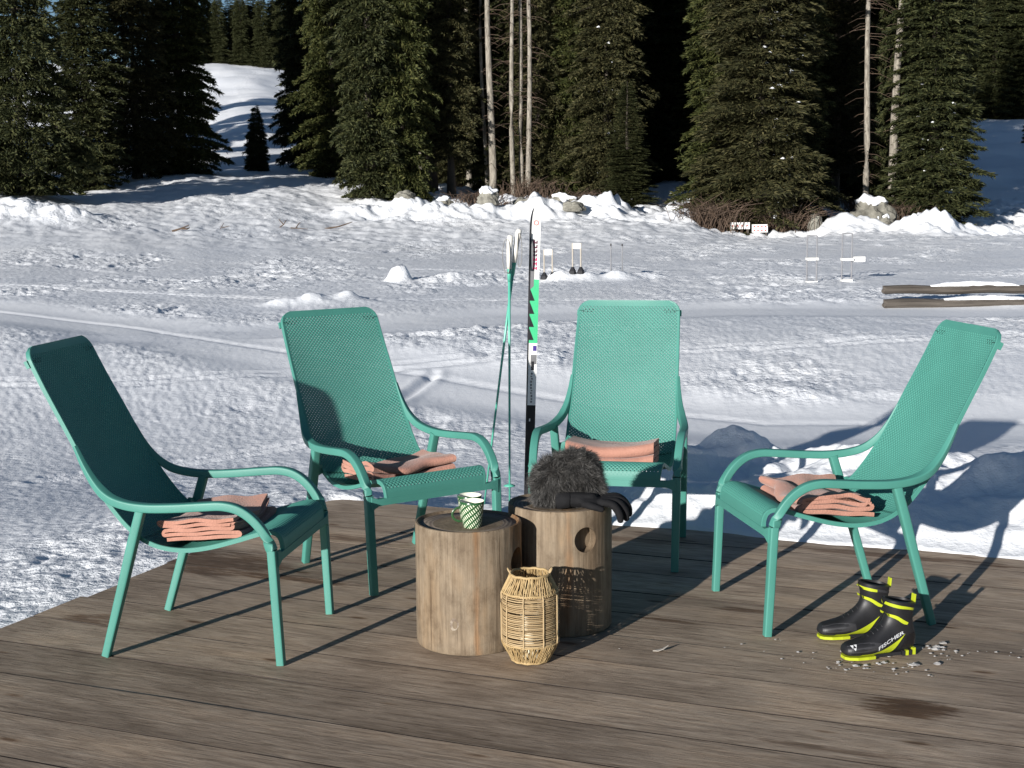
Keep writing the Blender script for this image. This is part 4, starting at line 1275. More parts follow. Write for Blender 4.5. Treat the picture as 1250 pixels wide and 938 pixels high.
ski((SK[0] - 0.005, SK[1] + 0.045, -0.02), R(1.75), 'dark ski standing behind the green one, tip just showing', False)

M_POLE = pmat('mint_pole_lacquer', (0.10, 0.42, 0.31), (0.09, 0.38, 0.28), 12, 0.3)
M_GRIP = pmat('white_cork_grip', (0.70, 0.68, 0.63), (0.62, 0.60, 0.55), 30, 0.6)
M_STRAP = pmat('grey_strap', (0.10, 0.10, 0.10), (0.3, 0.29, 0.27), 20, 0.8)
def pole(top, foot, label, loop_dx):
    top = Vector(top); foot = Vector(foot)
    root = thing('ski_pole', label, 'ski pole', foot, 0, 'mint green ski poles stuck in the snow')
    ax = (top - foot); ln = ax.length; ax.normalize()
    P = lambda t: tuple(ax * t)
    MB().tube([P(-0.12), P(ln * 0.5), P(ln - 0.17)], [0.0050, 0.0062, 0.0072], 10).build('shaft', M_POLE, root, True)
    MB().tube([P(ln - 0.235), P(ln - 0.165)], [0.0095, 0.0115], 10).build('collar', M_POLE, root, True)
    side = Vector((1, 0, 0))
    pts = [ax * (ln - 0.17), ax * (ln - 0.13), ax * (ln - 0.07), ax * (ln - 0.02) + side * 0.003, ax * ln + side * 0.006]
    MB().tube(pts, [0.0120, 0.0135, 0.0140, 0.0165, 0.0125], 12).build('grip', M_GRIP, root, True)
    pts = [tuple(ax * (ln - 0.02) + side * (loop_dx * (0.4 + 0.6 * math.sin(t)) * (1 if t < 3.2 else .4)) + Vector((0, -0.012, -0.17 * (1 - math.cos(t)) / 2))) for t in np.linspace(0, 2 * math.pi, 18)]
    MB().tube(pts, 1.0, 6, (0.002, 0.0085, 0.8), up=(0, 1, 0), cap=False).build('strap', M_STRAP, root, True)
    MB().lathe([(0.004, -0.004), (0.030, 0.004), (0.031, 0.007), (0.006, 0.016)], 16).build('basket', M_POLE, root, True)
    return root
pole((-0.006, 7.24, 1.315), (-0.018, 7.30, 0.01), 'mint ski pole standing nearly upright, white grip on the left', -0.035)
pole((0.040, 7.26, 1.345), (-0.140, 7.36, 0.0), 'mint ski pole leaning left and crossing the upright pole', 0.020)

# ------------------------------------------------------------------ ice crumbs and leaf on the deck
def crumbs():
    rng = random.Random(12)
    mb = MB()
    def chunk(x, y, s):
        rings = []
        n = 7
        ph = rng.uniform(0, 6)
        for k, (q, z) in enumerate(((1.0, 0.0), (0.95, 0.35), (0.55, 0.75), (0.15, 0.9))):
            rings.append([(x + s * q * rng.uniform(.7, 1.15) * math.cos(ph + 2 * math.pi * j / n), y + s * q * rng.uniform(.6, 1) * math.sin(ph + 2 * math.pi * j / n), 0.0005 + s * z * rng.uniform(.25, .5)) for j in range(n)])
        mb.loft(rings)
    for cx, cy, sp, cnt, smax in [(1.235, 4.445, 0.07, 46, 0.020), (1.40, 4.63, 0.045, 22, 0.024), (0.895, 4.735, 0.02, 6, 0.019), (1.15, 4.42, 0.12, 34, 0.009), (1.50, 4.56, 0.09, 40, 0.008),
                               (1.0, 4.60, 0.08, 20, 0.008), (0.98, 4.50, 0.12, 24, 0.007), (1.65, 4.55, 0.10, 10, .006), (1.08, 4.47, 0.05, 12, .010), (1.3, 4.36, 0.12, 14, .006), (.75, 4.65, .15, 14, .005)]:
        for _ in range(int(cnt * 0.5)):
            chunk(cx + rng.gauss(0, sp), cy + rng.gauss(0, sp * 0.42), 0.85 * smax * rng.uniform(0.12, 1) ** 2.2 + 0.0012)
    o = mb.build('ice_crumbs', M_ICE)
    tag(o, 'crumbs of ice and snow scattered on boards around the boots', None, None, 'stuff')
M_ICE = pmat('dirty_ice', (0.50, 0.49, 0.48), (0.28, 0.265, 0.25), 25, 0.4, 0.4, 0.003)
crumbs()
lf = MB().add([(-0.022, 0, 0.001), (-0.005, -0.012, 0.004), (0.014, -0.009, 0.010), (0.03, 0.004, 0.018), (0.012, 0.010, 0.006), (-0.006, 0.010, 0.002)], [(0, 1, 5), (1, 2, 4, 5), (2, 3, 4)])
lo = lf.build('wood_chip', pmat('pale_chip', (0.42, 0.39, 0.34), (0.3, 0.27, 0.24), 30, 0.7)); lo.location = (0.484, 4.619, 0.001)
tag(lo, 'small curled pale chip lying on the boards right of the lantern', 'chip')
md = lo.modifiers.new('t', 'SOLIDIFY'); md.thickness = 0.0025; apply_mods(lo)

# snow clods fallen along the left rim of the deck
def snow_clod(x, y, z, s, seed, name, label):
    rng = random.Random(seed); mb = MB(); rings = []
    n = 12
    for q, zz in ((0.7, -0.3), (1.0, 0.0), (0.97, 0.3), (0.75, 0.62), (0.35, 0.85), (0.05, 0.9)):
        rings.append([(s * q * rng.uniform(.8, 1.15) * math.cos(2 * math.pi * j / n), s * q * rng.uniform(.8, 1.1) * math.sin(2 * math.pi * j / n), s * zz * rng.uniform(.85, 1.1)) for j in range(n)])
    mb.loft(rings)
    o = mb.build(name, M_SNOW, None, True); o.location = (x, y, z)
    tag(o, label, 'snow clod', 'snow clods by the deck')
    return o

# ------------------------------------------------------------------ things on the snow field
F_PX = 1742.0
def col_x(px, d): return (px - 625) * 0.991 * d / F_PX
def on_snow(px, d, dz=0.0):
    x = col_x(px, d); return (x, d, tz(x, d) + dz)

# old timbers lying half under snow
def timbers():
    for i, (y0, z0, x0, x1, r, lab, tilt) in enumerate([(20.3, 0.045, 5.32, 7.42, 0.072, 'lower of two old timbers lying half buried in snow', 0.3),
                                                      (20.65, 0.185, 5.40, 7.45, 0.066, 'upper of two old timbers lying half buried in snow', -0.8)]):
        b = tz((x0 + x1) / 2, y0)
        root = thing('timber', lab, 'timber', ((x0 + x1) / 2, y0, b + z0), R(tilt), 'old timbers on the snow')
        n = 10; rings = []
        rng = random.Random(i + 3)
        for k in range(12):
            x = (x1 - x0) * (k / 11 - 0.5); rr = r * rng.uniform(0.93, 1.05)
            rings.append([(x + (0.03 * math.sin(j * 2) if k in (0, 11) else 0), rr * 1.2 * math.cos(2 * math.pi * (j + .5) / n), rr * math.sin(2 * math.pi * (j + .5) / n) + 0.01 * math.sin(k)) for j in range(n)])
        MB().loft(rings).build('beam', M_TIMBER, root, False)
        # snow lying on it
        rings = []
        a, bb = ((-0.2, 0.95) if i == 0 else (-0.35, 0.9))
        for k in range(14):
            t = k / 13; x = (x1 - x0) / 2 * (a + (bb - a) * t)
            h = (0.06 if i == 0 else 0.07) * math.sin(math.pi * min(1, max(0.02, t))) ** 0.5 * rng.uniform(.7, 1.1) + 0.004
            w = r * (0.95 if i else 1.1) * rng.uniform(.8, 1)
            rings.append([(x, w * math.cos(q), r * 0.72 + h * math.sin(q)) for q in np.linspace(0, math.pi, 7)])
        MB().loft(rings).build('snow_cap', M_SNOW, root, True)
timbers()

def pipe_frame(px0, px1, d, h, board_z, label, extra=None):
    p0 = on_snow(px0, d, -0.05); p1 = on_snow(px1, d, -0.05)
    w = p1[0] - p0[0]
    root = thing('pipe_frame', label, 'frame', p0, 0, 'thin pipe frames standing in the snow')
    for x in (0, w): MB().tube([(x, 0, 0), (x, 0, h)], 0.013, 6).build('upright', M_PIPE, root)
    MB().tube([(0, 0, h), (w, 0, h)], 0.009, 6).build('crossbar', M_PIPE, root)
    MB().box((w / 2, 0, board_z), (w + 0.03, 0.16, 0.045)).build('board', M_WHITE, root)
    MB().box((w / 2, 0, 0.06), (w + 0.02, 0.12, 0.035)).build('board', M_WHITE, root)
    if extra: MB().box((w + 0.13, 0, board_z + 0.0), (0.20, 0.06, 0.09)).build('sign_board', M_WHITE, root)
    return root
pipe_frame(989, 1001, 24.8, 0.86, 0.46, 'thin pipe frame with two white boards, left of its neighbour')
pipe_frame(1032, 1044, 25.1, 0.88, 0.43, 'thin pipe frame with white boards and a side panel', True)

def hoop(px0, px1, d, h, label, white=True):
    p0 = on_snow(px0, d, -0.06); w = (px1 - px0) * d / F_PX
    root = thing('gate_hoop', label, 'gate', p0, 0, 'small gates on the ski field')
    m = pmat('beige_pole', (0.42, 0.38, 0.32), (0.36, 0.32, 0.27), 10, 0.6) if white else M_PIPE
    for x in (0, w):
        MB().tube([(x, 0, 0), (x, 0, h)], 0.014 if white else 0.010, 6).build('pole', m, root)
        if white: MB().lathe([(0.075, 0.04), (0.06, 0.10), (0.02, 0.17)], 10, (x, 0, 0)).build('foot', M_DARK, root)
    if white: MB().box((w / 2, 0, h - 0.05), (w + 0.02, 0.02, 0.10)).build('crossboard', M_WHITE, root)
    return root
hoop(666, 676, 26.0, 0.58, 'small beige gate with dark feet nearest the green ski')
hoop(701, 711, 26.0, 0.60, 'small beige gate with dark feet, second from the ski')
for px, lab in ((748, 'thin dark marker post, left of a pair on the snow'), (762, 'thin dark marker post, right of a pair on the snow')):
    p = on_snow(px, 26.5, -0.1)
    root = thing('marker_post', lab, 'post', p, 0, 'marker posts on the ski field')
    MB().tube([(0, 0, 0), (0.0, 0, 0.64)], 0.011, 6).build('stake', M_PIPE, root)
    MB().lathe([(0.012, 0.62), (0.016, 0.64), (0.012, 0.665)], 8).build('cap', M_DARK, root)

def dotted_board(px0, px1, d, z0, hgt, label, rows):
    p = on_snow((px0 + px1) / 2, d); w = (px1 - px0) * d / F_PX
    root = thing('dotted_board', label, 'board', p, 0, 'white dotted boards under the big spruce')
    MB().box((0, 0, z0 + hgt / 2), (w, 0.05, hgt)).build('panel', M_WHITE, root)
    for sx in (-1, 1): MB().box((sx * w * 0.42, 0.04, (z0 + hgt * .5) / 2 - 0.1), (0.05, 0.05, z0 + hgt * .5 + 0.2)).build('leg', M_TIMBER, root)
    for r_ in range(rows):
        for k in range(4):
            q = []
            cx = (-0.36 + 0.24 * k) * w; cz = z0 + hgt * ((r_ + 0.5) / rows)
            MB().box((cx, -0.026, cz), (0.05, 0.008, 0.045)).build('spot', M_RED, root)
dotted_board(894, 918, 47.2, 0.14, 0.22, 'white board with one row of red spots under the big spruce', 1)
dotted_board(921, 940, 46.9, 0.0, 0.26, 'white board with two rows of red spots beside the first one', 2)

def stick(px, d, pts, label, r=0.03):
    p = on_snow(px, d)
    o = MB()
    r *= 0.6
    for pl in pts: o.tube([tuple(0.75 * q for q in p_) for p_ in pl], [r, r * .8, r * .45][:len(pl)] if len(pl) <= 3 else r, 6)
    ob = o.build('fallen_branch', M_TWIG); ob.location = p
    tag(ob, label, 'branch', 'fallen branches on the snow')
stick(222, 41.0, [[(-0.35, 0, 0.0), (0, 0, 0.10), (0.3, 0, 0.22)], [(0, 0, 0.1), (0.22, 0, 0.08), (0.3, 0.1, 0.12)]], 'short dark branch with a snowy end, below the left spruces', 0.05)
stick(348, 43.0, [[(-0.2, 0, 0.0), (0, 0, 0.15), (0.1, 0, 0.32)], [(0, 0, 0.12), (-0.15, 0, 0.28), (-0.2, 0, 0.35)]], 'forked twig poking from snow below the little spruce', 0.03)
stick(362, 43.0, [[(-0.2, 0, 0.1), (0.1, 0, 0.08), (0.5, 0, 0.05)], [(0, 0, 0.08), (0.12, 0, 0.25), (0.2, 0, 0.32)]], 'low crooked branch right of the forked twig', 0.03)
stick(415, 44.0, [[(-0.8, 0, 0.0), (0, 0, 0.12), (0.55, 0.1, 0.3)]], 'long thin branch rising beside the front spruce', 0.045)
stick(272, 42.0, [[(-0.1, 0, -0.05), (0.0, 0, 0.12), (0.08, 0, 0.24)], [(0, 0, .05), (.2, 0, .1), (.3, 0, .12)]], 'small bent twig in the snow between two branches', 0.022)

# boulders with snow
def boulder(px, d, s, label, seed, cap=True, dz=0.0):
    p = on_snow(px, d, dz)
    root = thing('boulder', label, 'rock', p, 0, 'rocks at the forest edge')
    bm = bmesh.new(); bmesh.ops.create_icosphere(bm, subdivisions=4, radius=1.0)
    for v in bm.verts:
        n = v.co.copy()
        k = 1 + 0.28 * gnoise(np.array([n.x * 1.7 + seed]), np.array([n.y * 1.7 + n.z * 2.1]), seed)[0] + 0.12 * gnoise(np.array([n.x * 4 + n.z * 3]), np.array([n.y * 4 - n.z * 2]), seed + 3)[0]
        v.co = Vector((n.x * s[0] * k, n.y * s[1] * k, max(-0.25, n.z) * s[2] * k + s[2] * 0.15))
    me = bpy.data.meshes.new('stone'); bm.to_mesh(me)
    new_obj('stone', me, root, M_ROCK)
    if cap:
        bm2 = bmesh.new(); bm2.from_mesh(me)
        zmax = max(v.co.z for v in bm2.verts)
        bmesh.ops.delete(bm2, geom=[v for v in bm2.verts if v.co.z < zmax * 0.62 + 0.08 * math.sin(v.co.x * 5 + seed)], context='VERTS')
        for v in bm2.verts: v.co += Vector((v.co.x * 0.05, v.co.y * 0.05 - 0.02, 0.05 + 0.06 * s[2]))
        bmesh.ops.solidify(bm2, geom=bm2.faces[:], thickness=0.10 + 0.05 * s[2])
        m2 = bpy.data.meshes.new('snow_cap'); bm2.to_mesh(m2); bm2.free()
        m2.polygons.foreach_set('use_smooth', [True] * len(m2.polygons))
        new_obj('snow_cap', m2, root, M_SNOW)
    bm.free()
boulder(1068, 50.0, (0.78, 0.7, 0.75), 'large lichened boulder with a snow cap under the bare trunk', 5, True, 0.0)
boulder(1082, 48.6, (0.34, 0.34, 0.36), 'small snow covered stone at the foot of the large boulder', 8, True)
boulder(598, 47.6, (0.36, 0.32, 0.42), 'dark stump-like stone with snow on top, below the bare trunks', 11, True)
boulder(497, 48.4, (0.34, 0.3, 0.24), 'dark stone poking from the snow at the left of the bank', 14, False, -0.05)
boulder(703, 47.6, (0.40, 0.3, 0.26), 'rounded dark stone in the snow bank right of the ski tip', 17, False, 0.05)
boulder(640, 48.6, (0.34, 0.3, 0.30), 'dark stone in the snow bank behind the ski tip', 19, False, 0.12)
boulder(690, 50.5, (0.6, 0.4, 0.40), 'grey stone under the slim spruce right of the ski tip', 23, True, 0.05)
boulder(998, 47.6, (0.25, 0.25, 0.45), 'mossy upright stone at the right foot of the big spruce', 29, False)
boulder(545, 49.0, (0.3, 0.28, 0.2), 'small stone with snow in the middle of the bank', 31, True, 0.05)

# ------------------------------------------------------------------ trees
def spruce_mesh(seed, H, r0, cb, dens, spread=0.7, droop=0.28, gap=0.24, prof=0.55, wk=1.0):
    rng = np.random.RandomState(seed)
    zz = []; z = cb
    while z < H * 0.988:
        zz.append(z); z += gap * rng.uniform(0.8, 1.2) * (1.0 if z < 12 else 1.9)
    BZ, BA, BL_ = [], [], []
    lobes = rng.uniform(0, 2 * np.pi, 3)
    for z in zz:
        t = (z - cb * 0.3) / (H - cb * 0.3)
        n = rng.randint(8, 12)
        a0 = rng.uniform(0, 6.28)
        for k in range(n):
            a = a0 + 2 * np.pi * k / n + rng.normal(0, 0.25)
            env = 1 + 0.15 * math.sin(2 * a + lobes[0] + z * .6) + 0.12 * math.sin(3 * a + lobes[1] - z * .9) + 0.10 * math.sin(z * 1.9 + lobes[2])
            ln = r0 * (1 - t) ** prof * rng.uniform(0.62, 1.12) * env * (0.72 + 0.28 * min(1, (z - cb + .3) / 1.2)) + 0.008 * H * (0.25 + 0.75 * (1 - t))
            if rng.rand() < 0.05: ln *= 1.25
            BZ.append(z + rng.uniform(-.22, .22) * min(1, H / 12)); BA.append(a); BL_.append(ln)
    BZ, BA, BL_ = map(np.array, (BZ, BA, BL_))
    cnt = np.maximum(6, (1.9 * dens * BL_ * (0.8 + 0.4 * BL_) * np.where(BZ > 12, 0.55, 1.0)).astype(int))
    idx = np.repeat(np.arange(len(BZ)), cnt); m = len(idx)
    s = rng.uniform(0.05, 1.0, m) ** 0.6
    ln = BL_[idx]; a = BA[idx]
    dirx, diry = np.cos(a), np.sin(a)
    lat = rng.normal(0, 1, m) * (0.10 * wk ** 2 + 0.15 * ln * (1.1 - s))
    rise = 0.12 * ln * np.sin(s * 2.2) - droop * ln * s ** 1.6
    bx = dirx * ln * s - diry * lat; by = diry * ln * s + dirx * lat
    bz = BZ[idx] + rise - np.abs(lat) * 0.25
    base = np.stack([bx, by, bz], 1)
    d = np.stack([dirx * rng.uniform(.2, 1.0, m) - diry * np.sign(lat) * rng.uniform(0, .8, m), diry * rng.uniform(.2, 1.0, m) + dirx * np.sign(lat) * rng.uniform(0, .8, m), (0.25 - rng.uniform(0.0, 1.0, m)) * spread], 1)
    d += rng.normal(0, 0.22, (m, 3))
    d /= np.linalg.norm(d, axis=1)[:, None]
    L_ = rng.uniform(0.10, 0.27, m)[:, None] * (wk ** 0.5)
    sd_ = np.cross(d, rng.normal(0, 1, (m, 3))); sd_ /= np.linalg.norm(sd_, axis=1)[:, None]
    w = rng.uniform(0.014, 0.032, m)[:, None] * wk
    midp = base + d * L_ * 0.45; midp[:, 2] += 0.01
    tip = base + d * L_; tip[:, 2] -= 0.06 * L_[:, 0]
    V = np.stack([base, midp - sd_ * w, tip, midp + sd_ * w], 1)
    V[:, :, 2] = np.maximum(V[:, :, 2], 0.02)
    crown = np_mesh('crown', V.reshape(-1, 3), np.arange(m * 4).reshape(-1, 4))
    tb = MB(); nz = 12
    pts = [(0.03 * math.sin(k * 1.3), 0.03 * math.cos(k * 1.7), -0.3 + (H + 0.2) * k / nz) for k in range(nz + 1)]
    rt = 0.009 * H + 0.02
    tb.tube(pts, [rt * (1 - 0.93 * k / nz) * (1.35 if k == 0 else 1) for k in range(nz + 1)], 8)
    sel = rng.choice(len(BZ), min(len(BZ), 110), replace=False)
    for q in sel:
        ln = BL_[q] * 0.85; a = BA[q]
        tb.tube([(0, 0, BZ[q]), (math.cos(a) * ln * .5, math.sin(a) * ln * .5, BZ[q] - droop * ln * .20), (math.cos(a) * ln, math.sin(a) * ln, BZ[q] - droop * ln * .8)], [0.020, 0.013, 0.005], 4)
    trunk = tb.mesh('trunk', True)
    return crown, trunk, m
def proto(seed, H, r0, cb, dens, mat, bark=None, **kw):
    crown, trunk, info = spruce_mesh(seed, H, r0, cb, dens, **kw)
    crown.materials.append(M_NEEDLE[mat]); trunk.materials.append(bark or M_BARK)
    return (crown, trunk, H, info)
PR = {'wide': proto(1, 16, 2.1, 0.15, 62, 0, prof=0.8), 'olive': proto(2, 25, 1.6, 0.2, 66, 1), 'slim': proto(3, 25, 1.35, 0.2, 74, 0), 'brown': proto(4, 24, 1.75, 0.6, 60, 2, droop=0.35),
      'tall': proto(5, 24, 1.6, 2.2, 50, 2), 'small': proto(6, 3.0, 0.75, 0.05, 150, 0, gap=0.13, prof=0.9, wk=0.6), 'high': proto(7, 19, 1.7, 8.2, 40, 0), 'dark': proto(8, 23, 1.6, 0.5, 50, 0)}
def tree(kind, px, d, label, H=None, rz=0.0, group='spruces along the forest edge', name='spruce_tree', wide=1.0, dz=-0.1, x=None):
    crown, trunk, ph, info = PR[kind]
    xx = col_x(px, d) if x is None else x
    k = (H or ph) / ph
    root = thing(name, label, 'tree', (xx, d, tz(xx, d) + dz), rz, group)
    root.scale = (wide, wide, k)
    new_obj('trunk', trunk, root); new_obj('crown', crown, root)
    return root
tree('wide', 32, 46, 'broad olive-lit spruce at the left edge of the picture', 15.5, 0.4, wide=0.84)
tree('slim', 114, 53, 'dark shaded spruce second from the left edge', 16, 1.9, wide=0.85)
tree('brown', 172, 57, 'dark spruce third from the left edge', 18, 2.7, wide=0.78)
tree('olive', 226, 59, 'tall dark spruce just left of the snowy clearing', 22, 0.9, wide=0.88)
tree('small', 318, 63, 'lone little spruce in the snowy clearing', 2.95, 0.3, wide=0.95)
tree('slim', 379, 66, 'spruce bounding the clearing on its right', 26, 3.0, wide=0.92)
tree('olive', 412, 61, 'spruce behind the front spruce, right of the clearing', 25, 1.1, wide=0.85)
tree('slim', 456, 51.5, 'front spruce with low bushy skirt left of the snow bank', 25, 5.1, wide=0.86)
tree('olive', 494, 52, 'yellowish green lit spruce reaching down to the snow bank', 26, 2.2, wide=0.72)
tree('tall', 530, 55, 'spruce with a visible dark trunk right of the yellowish spruce', 25, 4.0, wide=0.9)
tree('tall', 554, 54.0, 'dim spruce left of the cluster of bare trunks', 19, 2.9, wide=0.66)
tree('slim', 618, 56.0, 'slender spruce seen between the bare trunks', 19, 1.2, wide=0.95)
tree('brown', 660, 55.2, 'olive spruce filling the gap behind the bare trunks', 18.5, 4.4, wide=0.8)
tree('olive', 702, 55.0, 'olive spruce between the bare trunks and the open brownish spruce', 18.5, 0.7, wide=0.75)
OPEN = tree('brown', 744, 54, 'open brownish spruce right of the bare trunks', 18.5, 0.2, wide=0.82)
tree('slim', 768, 51.5, 'low young spruce at the foot of the open brownish spruce', 4.6, 0.5, wide=0.6)
tree('olive', 884, 51, 'spruce close behind the big brownish spruce, on its left', 18.5, 3.6, wide=0.85)
BIG = tree('brown', 930, 48.6, 'big brownish green spruce above the dotted boards', 18.5, 1.3, wide=1.14)
tree('slim', 972, 51, 'spruce close behind the big brownish spruce, on its right', 18.5, 5.6, wide=0.8)
tree('tall', 1022, 57, 'shaded spruce between the big spruce and the straight bare trunk', 18, 1.7, wide=0.8)
LEAN = tree('wide', 1098, 54, 'spruce behind the leaning pale trunk', 18, 5.5, wide=0.62)
DENSE = tree('slim', 1142, 50.5, 'dense green spruce at the right of the boulder', 19, 2.4, wide=1.08)
tree('small', 1262, 90, 'tiny spruce on the right hand slope', 3.0, 1.0)

def branch_snow(root, seed, n, zmax, xmin):
    me = [c for c in root.children if c.name.startswith('crown')][0].data
    co = np.empty(len(me.vertices) * 3, np.float32); me.vertices.foreach_get('co', co); co = co.reshape(-1, 4, 3)[:, 0]
    rz = root.rotation_euler.z; wx = co[:, 0] * math.cos(rz) - co[:, 1] * math.sin(rz); wy = co[:, 0] * math.sin(rz) + co[:, 1] * math.cos(rz)
    rr_ = np.hypot(wx, wy)
    ok = np.where((co[:, 2] > 0.8) & (co[:, 2] < zmax) & (wx > xmin) & (wy < 0.1) & (rr_ > 0.35) & (rr_ < 1.35))[0]
    rng = np.random.RandomState(seed); sel = rng.choice(ok, n)
    mb = MB()
    for i in sel:
        s_ = 0.03 + 0.06 * rng.rand() ** 2
        c = co[i]
        mb.add([(c[0] + s_ * 1.4, c[1], c[2]), (c[0], c[1] + s_ * 1.4, c[2] - .01), (c[0] - s_ * 1.4, c[1], c[2]), (c[0], c[1] - s_ * 1.4, c[2] - .02), (c[0], c[1], c[2] + s_), (c[0], c[1], c[2] - s_ * .5)],
               [(0, 1, 4), (1, 2, 4), (2, 3, 4), (3, 0, 4), (1, 0, 5), (2, 1, 5), (3, 2, 5), (0, 3, 5)])
    o = mb.build('branch_snow', M_SNOW, root, True); o['kind'] = 'stuff'
for rt_, sd_n in ((BIG, (1, 170, 9.5, -0.1)), (LEAN, (2, 90, 6, -.6)), (OPEN, (3, 30, 9, -.5)), (DENSE, (4, 40, 8, -1.0))): branch_snow(rt_, *sd_n)

# bare trunks
def bare_trunk(px, d, H, r, lean, label, seed, twigs=40, crown=True, top_r=None, dz=-0.2):
    rng = random.Random(seed)
    xx = col_x(px, d)
    root = thing('bare_trunk_tree', label, 'tree', (xx, d, tz(xx, d) + dz), 0, 'tall bare trunks at the forest edge')
    n = 14
    ptsf = lambda t: Vector((lean * H * t + 0.05 * math.sin(t * 7 + seed), 0.03 * math.sin(t * 5 + seed), H * t))
    MB().tube([ptsf(k / n) for k in range(n + 1)], [r * (1.25 if k == 0 else 1 - 0.6 * k / n) for k in range(n + 1)], 9).build('trunk', M_BARK_PALE, root, True)
    mb = MB()
    for _ in range(int(twigs * 2.2)):
        t = rng.uniform(0.08, 0.85); p = ptsf(t); a = rng.uniform(0, 6.28); ln = rng.uniform(0.25, 1.3) * (0.4 + t)
        q = p + Vector((math.cos(a) * ln * .5, math.sin(a) * ln * .5, -0.05 * ln)); e = p + Vector((math.cos(a) * ln, math.sin(a) * ln, -0.3 * ln))
        mb.tube([p, q, e], [0.011, 0.008, 0.003], 4)
    tw = mb.build('dead_twigs', M_TWIG, root); tw['kind'] = 'stuff'
    if crown:
        c = new_obj('crown', PR['high'][0], root)
        k = H * 1.62 / PR['high'][2]
        c.scale = (0.85, 0.85, k); c.rotation_euler = (0, 0, seed * 1.7); c.location = (lean * H * .8, 0, 0)
    return root
bare_trunk(603, 54, 13, 0.15, -0.006, 'stout pale bare trunk, leftmost of the central cluster', 1)
bare_trunk(597, 54.8, 13, 0.085, -0.022, 'thin pale bare trunk leaning against the stout one', 2, 20)
bare_trunk(629.5, 53.2, 13, 0.10, -0.002, 'straight thin bare trunk in the middle of the cluster', 3)
bare_trunk(641, 53.6, 13, 0.095, -0.012, 'bare trunk slanting slightly left, fourth of the central cluster', 4)
bare_trunk(648.5, 53.0, 13, 0.11, 0.002, 'bare trunk at the right end of the central cluster', 5, 70)
bare_trunk(575, 60, 14, 0.13, 0.0, 'dim bare trunk behind and left of the central cluster', 6, 40)
bare_trunk(1058, 51.2, 13, 0.125, 0.004, 'straight bare trunk rising behind the snow capped boulder', 7, 60)
bare_trunk(1089, 52.5, 13, 0.17, 0.035, 'thick pale bare trunk leaning right beside the dense spruce', 8, 40, True)
bare_trunk(699, 56, 12, 0.075, 0.0, 'short pale trunk glimpsed left of the open spruce', 9, 20)
bare_trunk(518, 58, 13, 0.09, 0.0, 'thin pale trunk half hidden by the yellowish spruce', 10, 20)

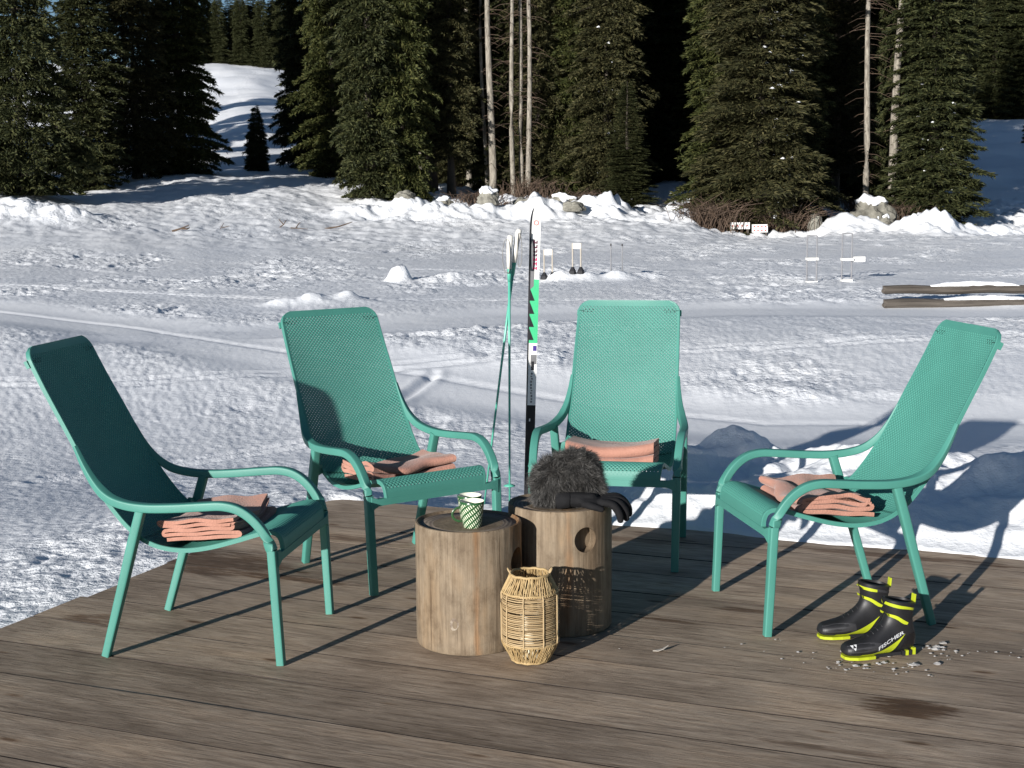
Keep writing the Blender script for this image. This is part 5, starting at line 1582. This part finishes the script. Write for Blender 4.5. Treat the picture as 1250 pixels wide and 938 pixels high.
# second and third rows, deep forest
ORD = ['first', 'second', 'third', 'fourth', 'fifth', 'sixth', 'seventh', 'eighth', 'ninth', 'tenth', 'eleventh', 'twelfth', 'thirteenth', 'fourteenth', 'fifteenth']
def forest():
    rng = random.Random(77)
    kinds = ['dark', 'tall', 'brown', 'olive', 'slim']
    spots = []
    for d, x0, x1, step in ((62, 555, 1160, 44), (69, 425, 1120, 48), (80, 420, 1085, 50), (92, 415, 1075, 56)):
        px = x0
        while px < x1:
            q = px + rng.uniform(-9, 9)
            dd = d + rng.uniform(-2.5, 2.5)
            if not (d < 65 and 690 > q > 590): spots.append((q, dd))
            px += step
    for q, dd in spots:
        tree(rng.choice(kinds), q, dd, 'spruce deep in the forest behind the front row', rng.uniform(17, 20), rng.uniform(0, 6.28), 'spruces deep in the forest', wide=rng.uniform(.95, 1.15))
    HILL = (1172, 1192, 1212, 1232, 1252, 1185, 1205, 1225, 1245, 1270)
    for px, d, h, lab in [(1172, 112, 22, 0), (1192, 113, 23, 0), (1212, 111, 22, 0), (1232, 112, 23, 0), (1252, 111, 22, 0), (1185, 120, 25, 0), (1205, 121, 26, 0), (1225, 120, 25, 0), (1245, 121, 26, 0), (1270, 114, 22, 0)]:
        k_ = sorted(HILL).index(px)
        tree(rng.choice(kinds), px, d, 'far spruce above the shaded snow slope at right, %s from the left' % ORD[k_], h, rng.uniform(0, 6.28), 'spruces above the right hand slope', wide=1.3)
    CREST = (246, 262, 276, 289, 303, 316, 328, 340, 352, 364, 297, 322, 270, 345, 310)
    for px, d, h in [(246, 141, 9.4), (262, 143, 7.6), (276, 142, 7.9), (289, 145, 7.4), (303, 142, 8.2), (316, 144, 7.7), (328, 142, 8.3), (340, 143, 7.9), (352, 142, 9.0), (364, 144, 10), (297, 150, 8.2), (322, 151, 8.0), (270, 150, 8.4), (345, 150, 8.8), (310, 149, 8.1)]:
        k_ = sorted(CREST).index(px)
        tree('wide', px, d, 'small far spruce on the crest of the clearing, %s from the left' % ORD[k_], h, rng.uniform(0, 6.28), 'spruces on the crest', wide=0.62)
    # wood continued unseen left of the frame, trees added to shade the clearing
    for px, d, h in [(-75, 50, 15), (-130, 52, 17), (-200, 56, 18), (-90, 64, 18), (-170, 68, 19), (-270, 60, 18), (-330, 66, 20), (-250, 76, 20), (-400, 58, 19)]:
        tree('wide', px, d, 'spruce standing beyond the left edge of the picture', h, rng.uniform(0, 6.28), 'spruces at the left edge')
forest()

# brown brushwood
def brush(px, d, w, h, n, label, seed, dz=0.0):
    rng = random.Random(seed); p = on_snow(px, d, dz)
    mb = MB()
    for _ in range(n):
        x = rng.gauss(0, w * .4); y = rng.gauss(0, w * .25); a = rng.uniform(0, 6.28); ln = h * rng.uniform(.4, 1.1); k = rng.uniform(.3, 1.1)
        mb.tube([(x, y, -0.05), (x + math.cos(a) * ln * k * .4, y + math.sin(a) * ln * k * .4, ln * .6), (x + math.cos(a) * ln * k, y + math.sin(a) * ln * k, ln * rng.uniform(.5, .95))], [0.013, 0.010, 0.004], 3)
    o = mb.build('twig_bush', M_TWIG); o.location = p
    tag(o, label, 'bush', 'leafless brushwood at the forest edge')
brush(875, 47.6, 1.1, 1.3, 420, 'brown leafless brush at the left foot of the big spruce', 1)
brush(965, 47.8, 1.0, 1.2, 420, 'brown leafless brush at the right foot of the big spruce', 2)
brush(585, 51.5, 1.3, 0.7, 240, 'brown brush under the bare trunks', 3)
brush(650, 52.0, 1.2, 0.8, 220, 'brown brush right of the bare trunks', 4)
brush(1105, 50.0, 0.7, 0.8, 160, 'brown brush between the boulder and the dense spruce', 5)
brush(1045, 51.0, 0.5, 0.6, 100, 'brown brush on top of the large boulder', 6, 0.4)
brush(615, 49.5, 1.0, 0.5, 150, 'low brown brush between the stones of the snow bank', 8)
brush(672, 49.8, 0.7, 0.5, 110, 'low brown brush behind the ski tip', 9)
brush(715, 51.0, 0.8, 0.6, 140, 'brown brush left of the low young spruce', 7)
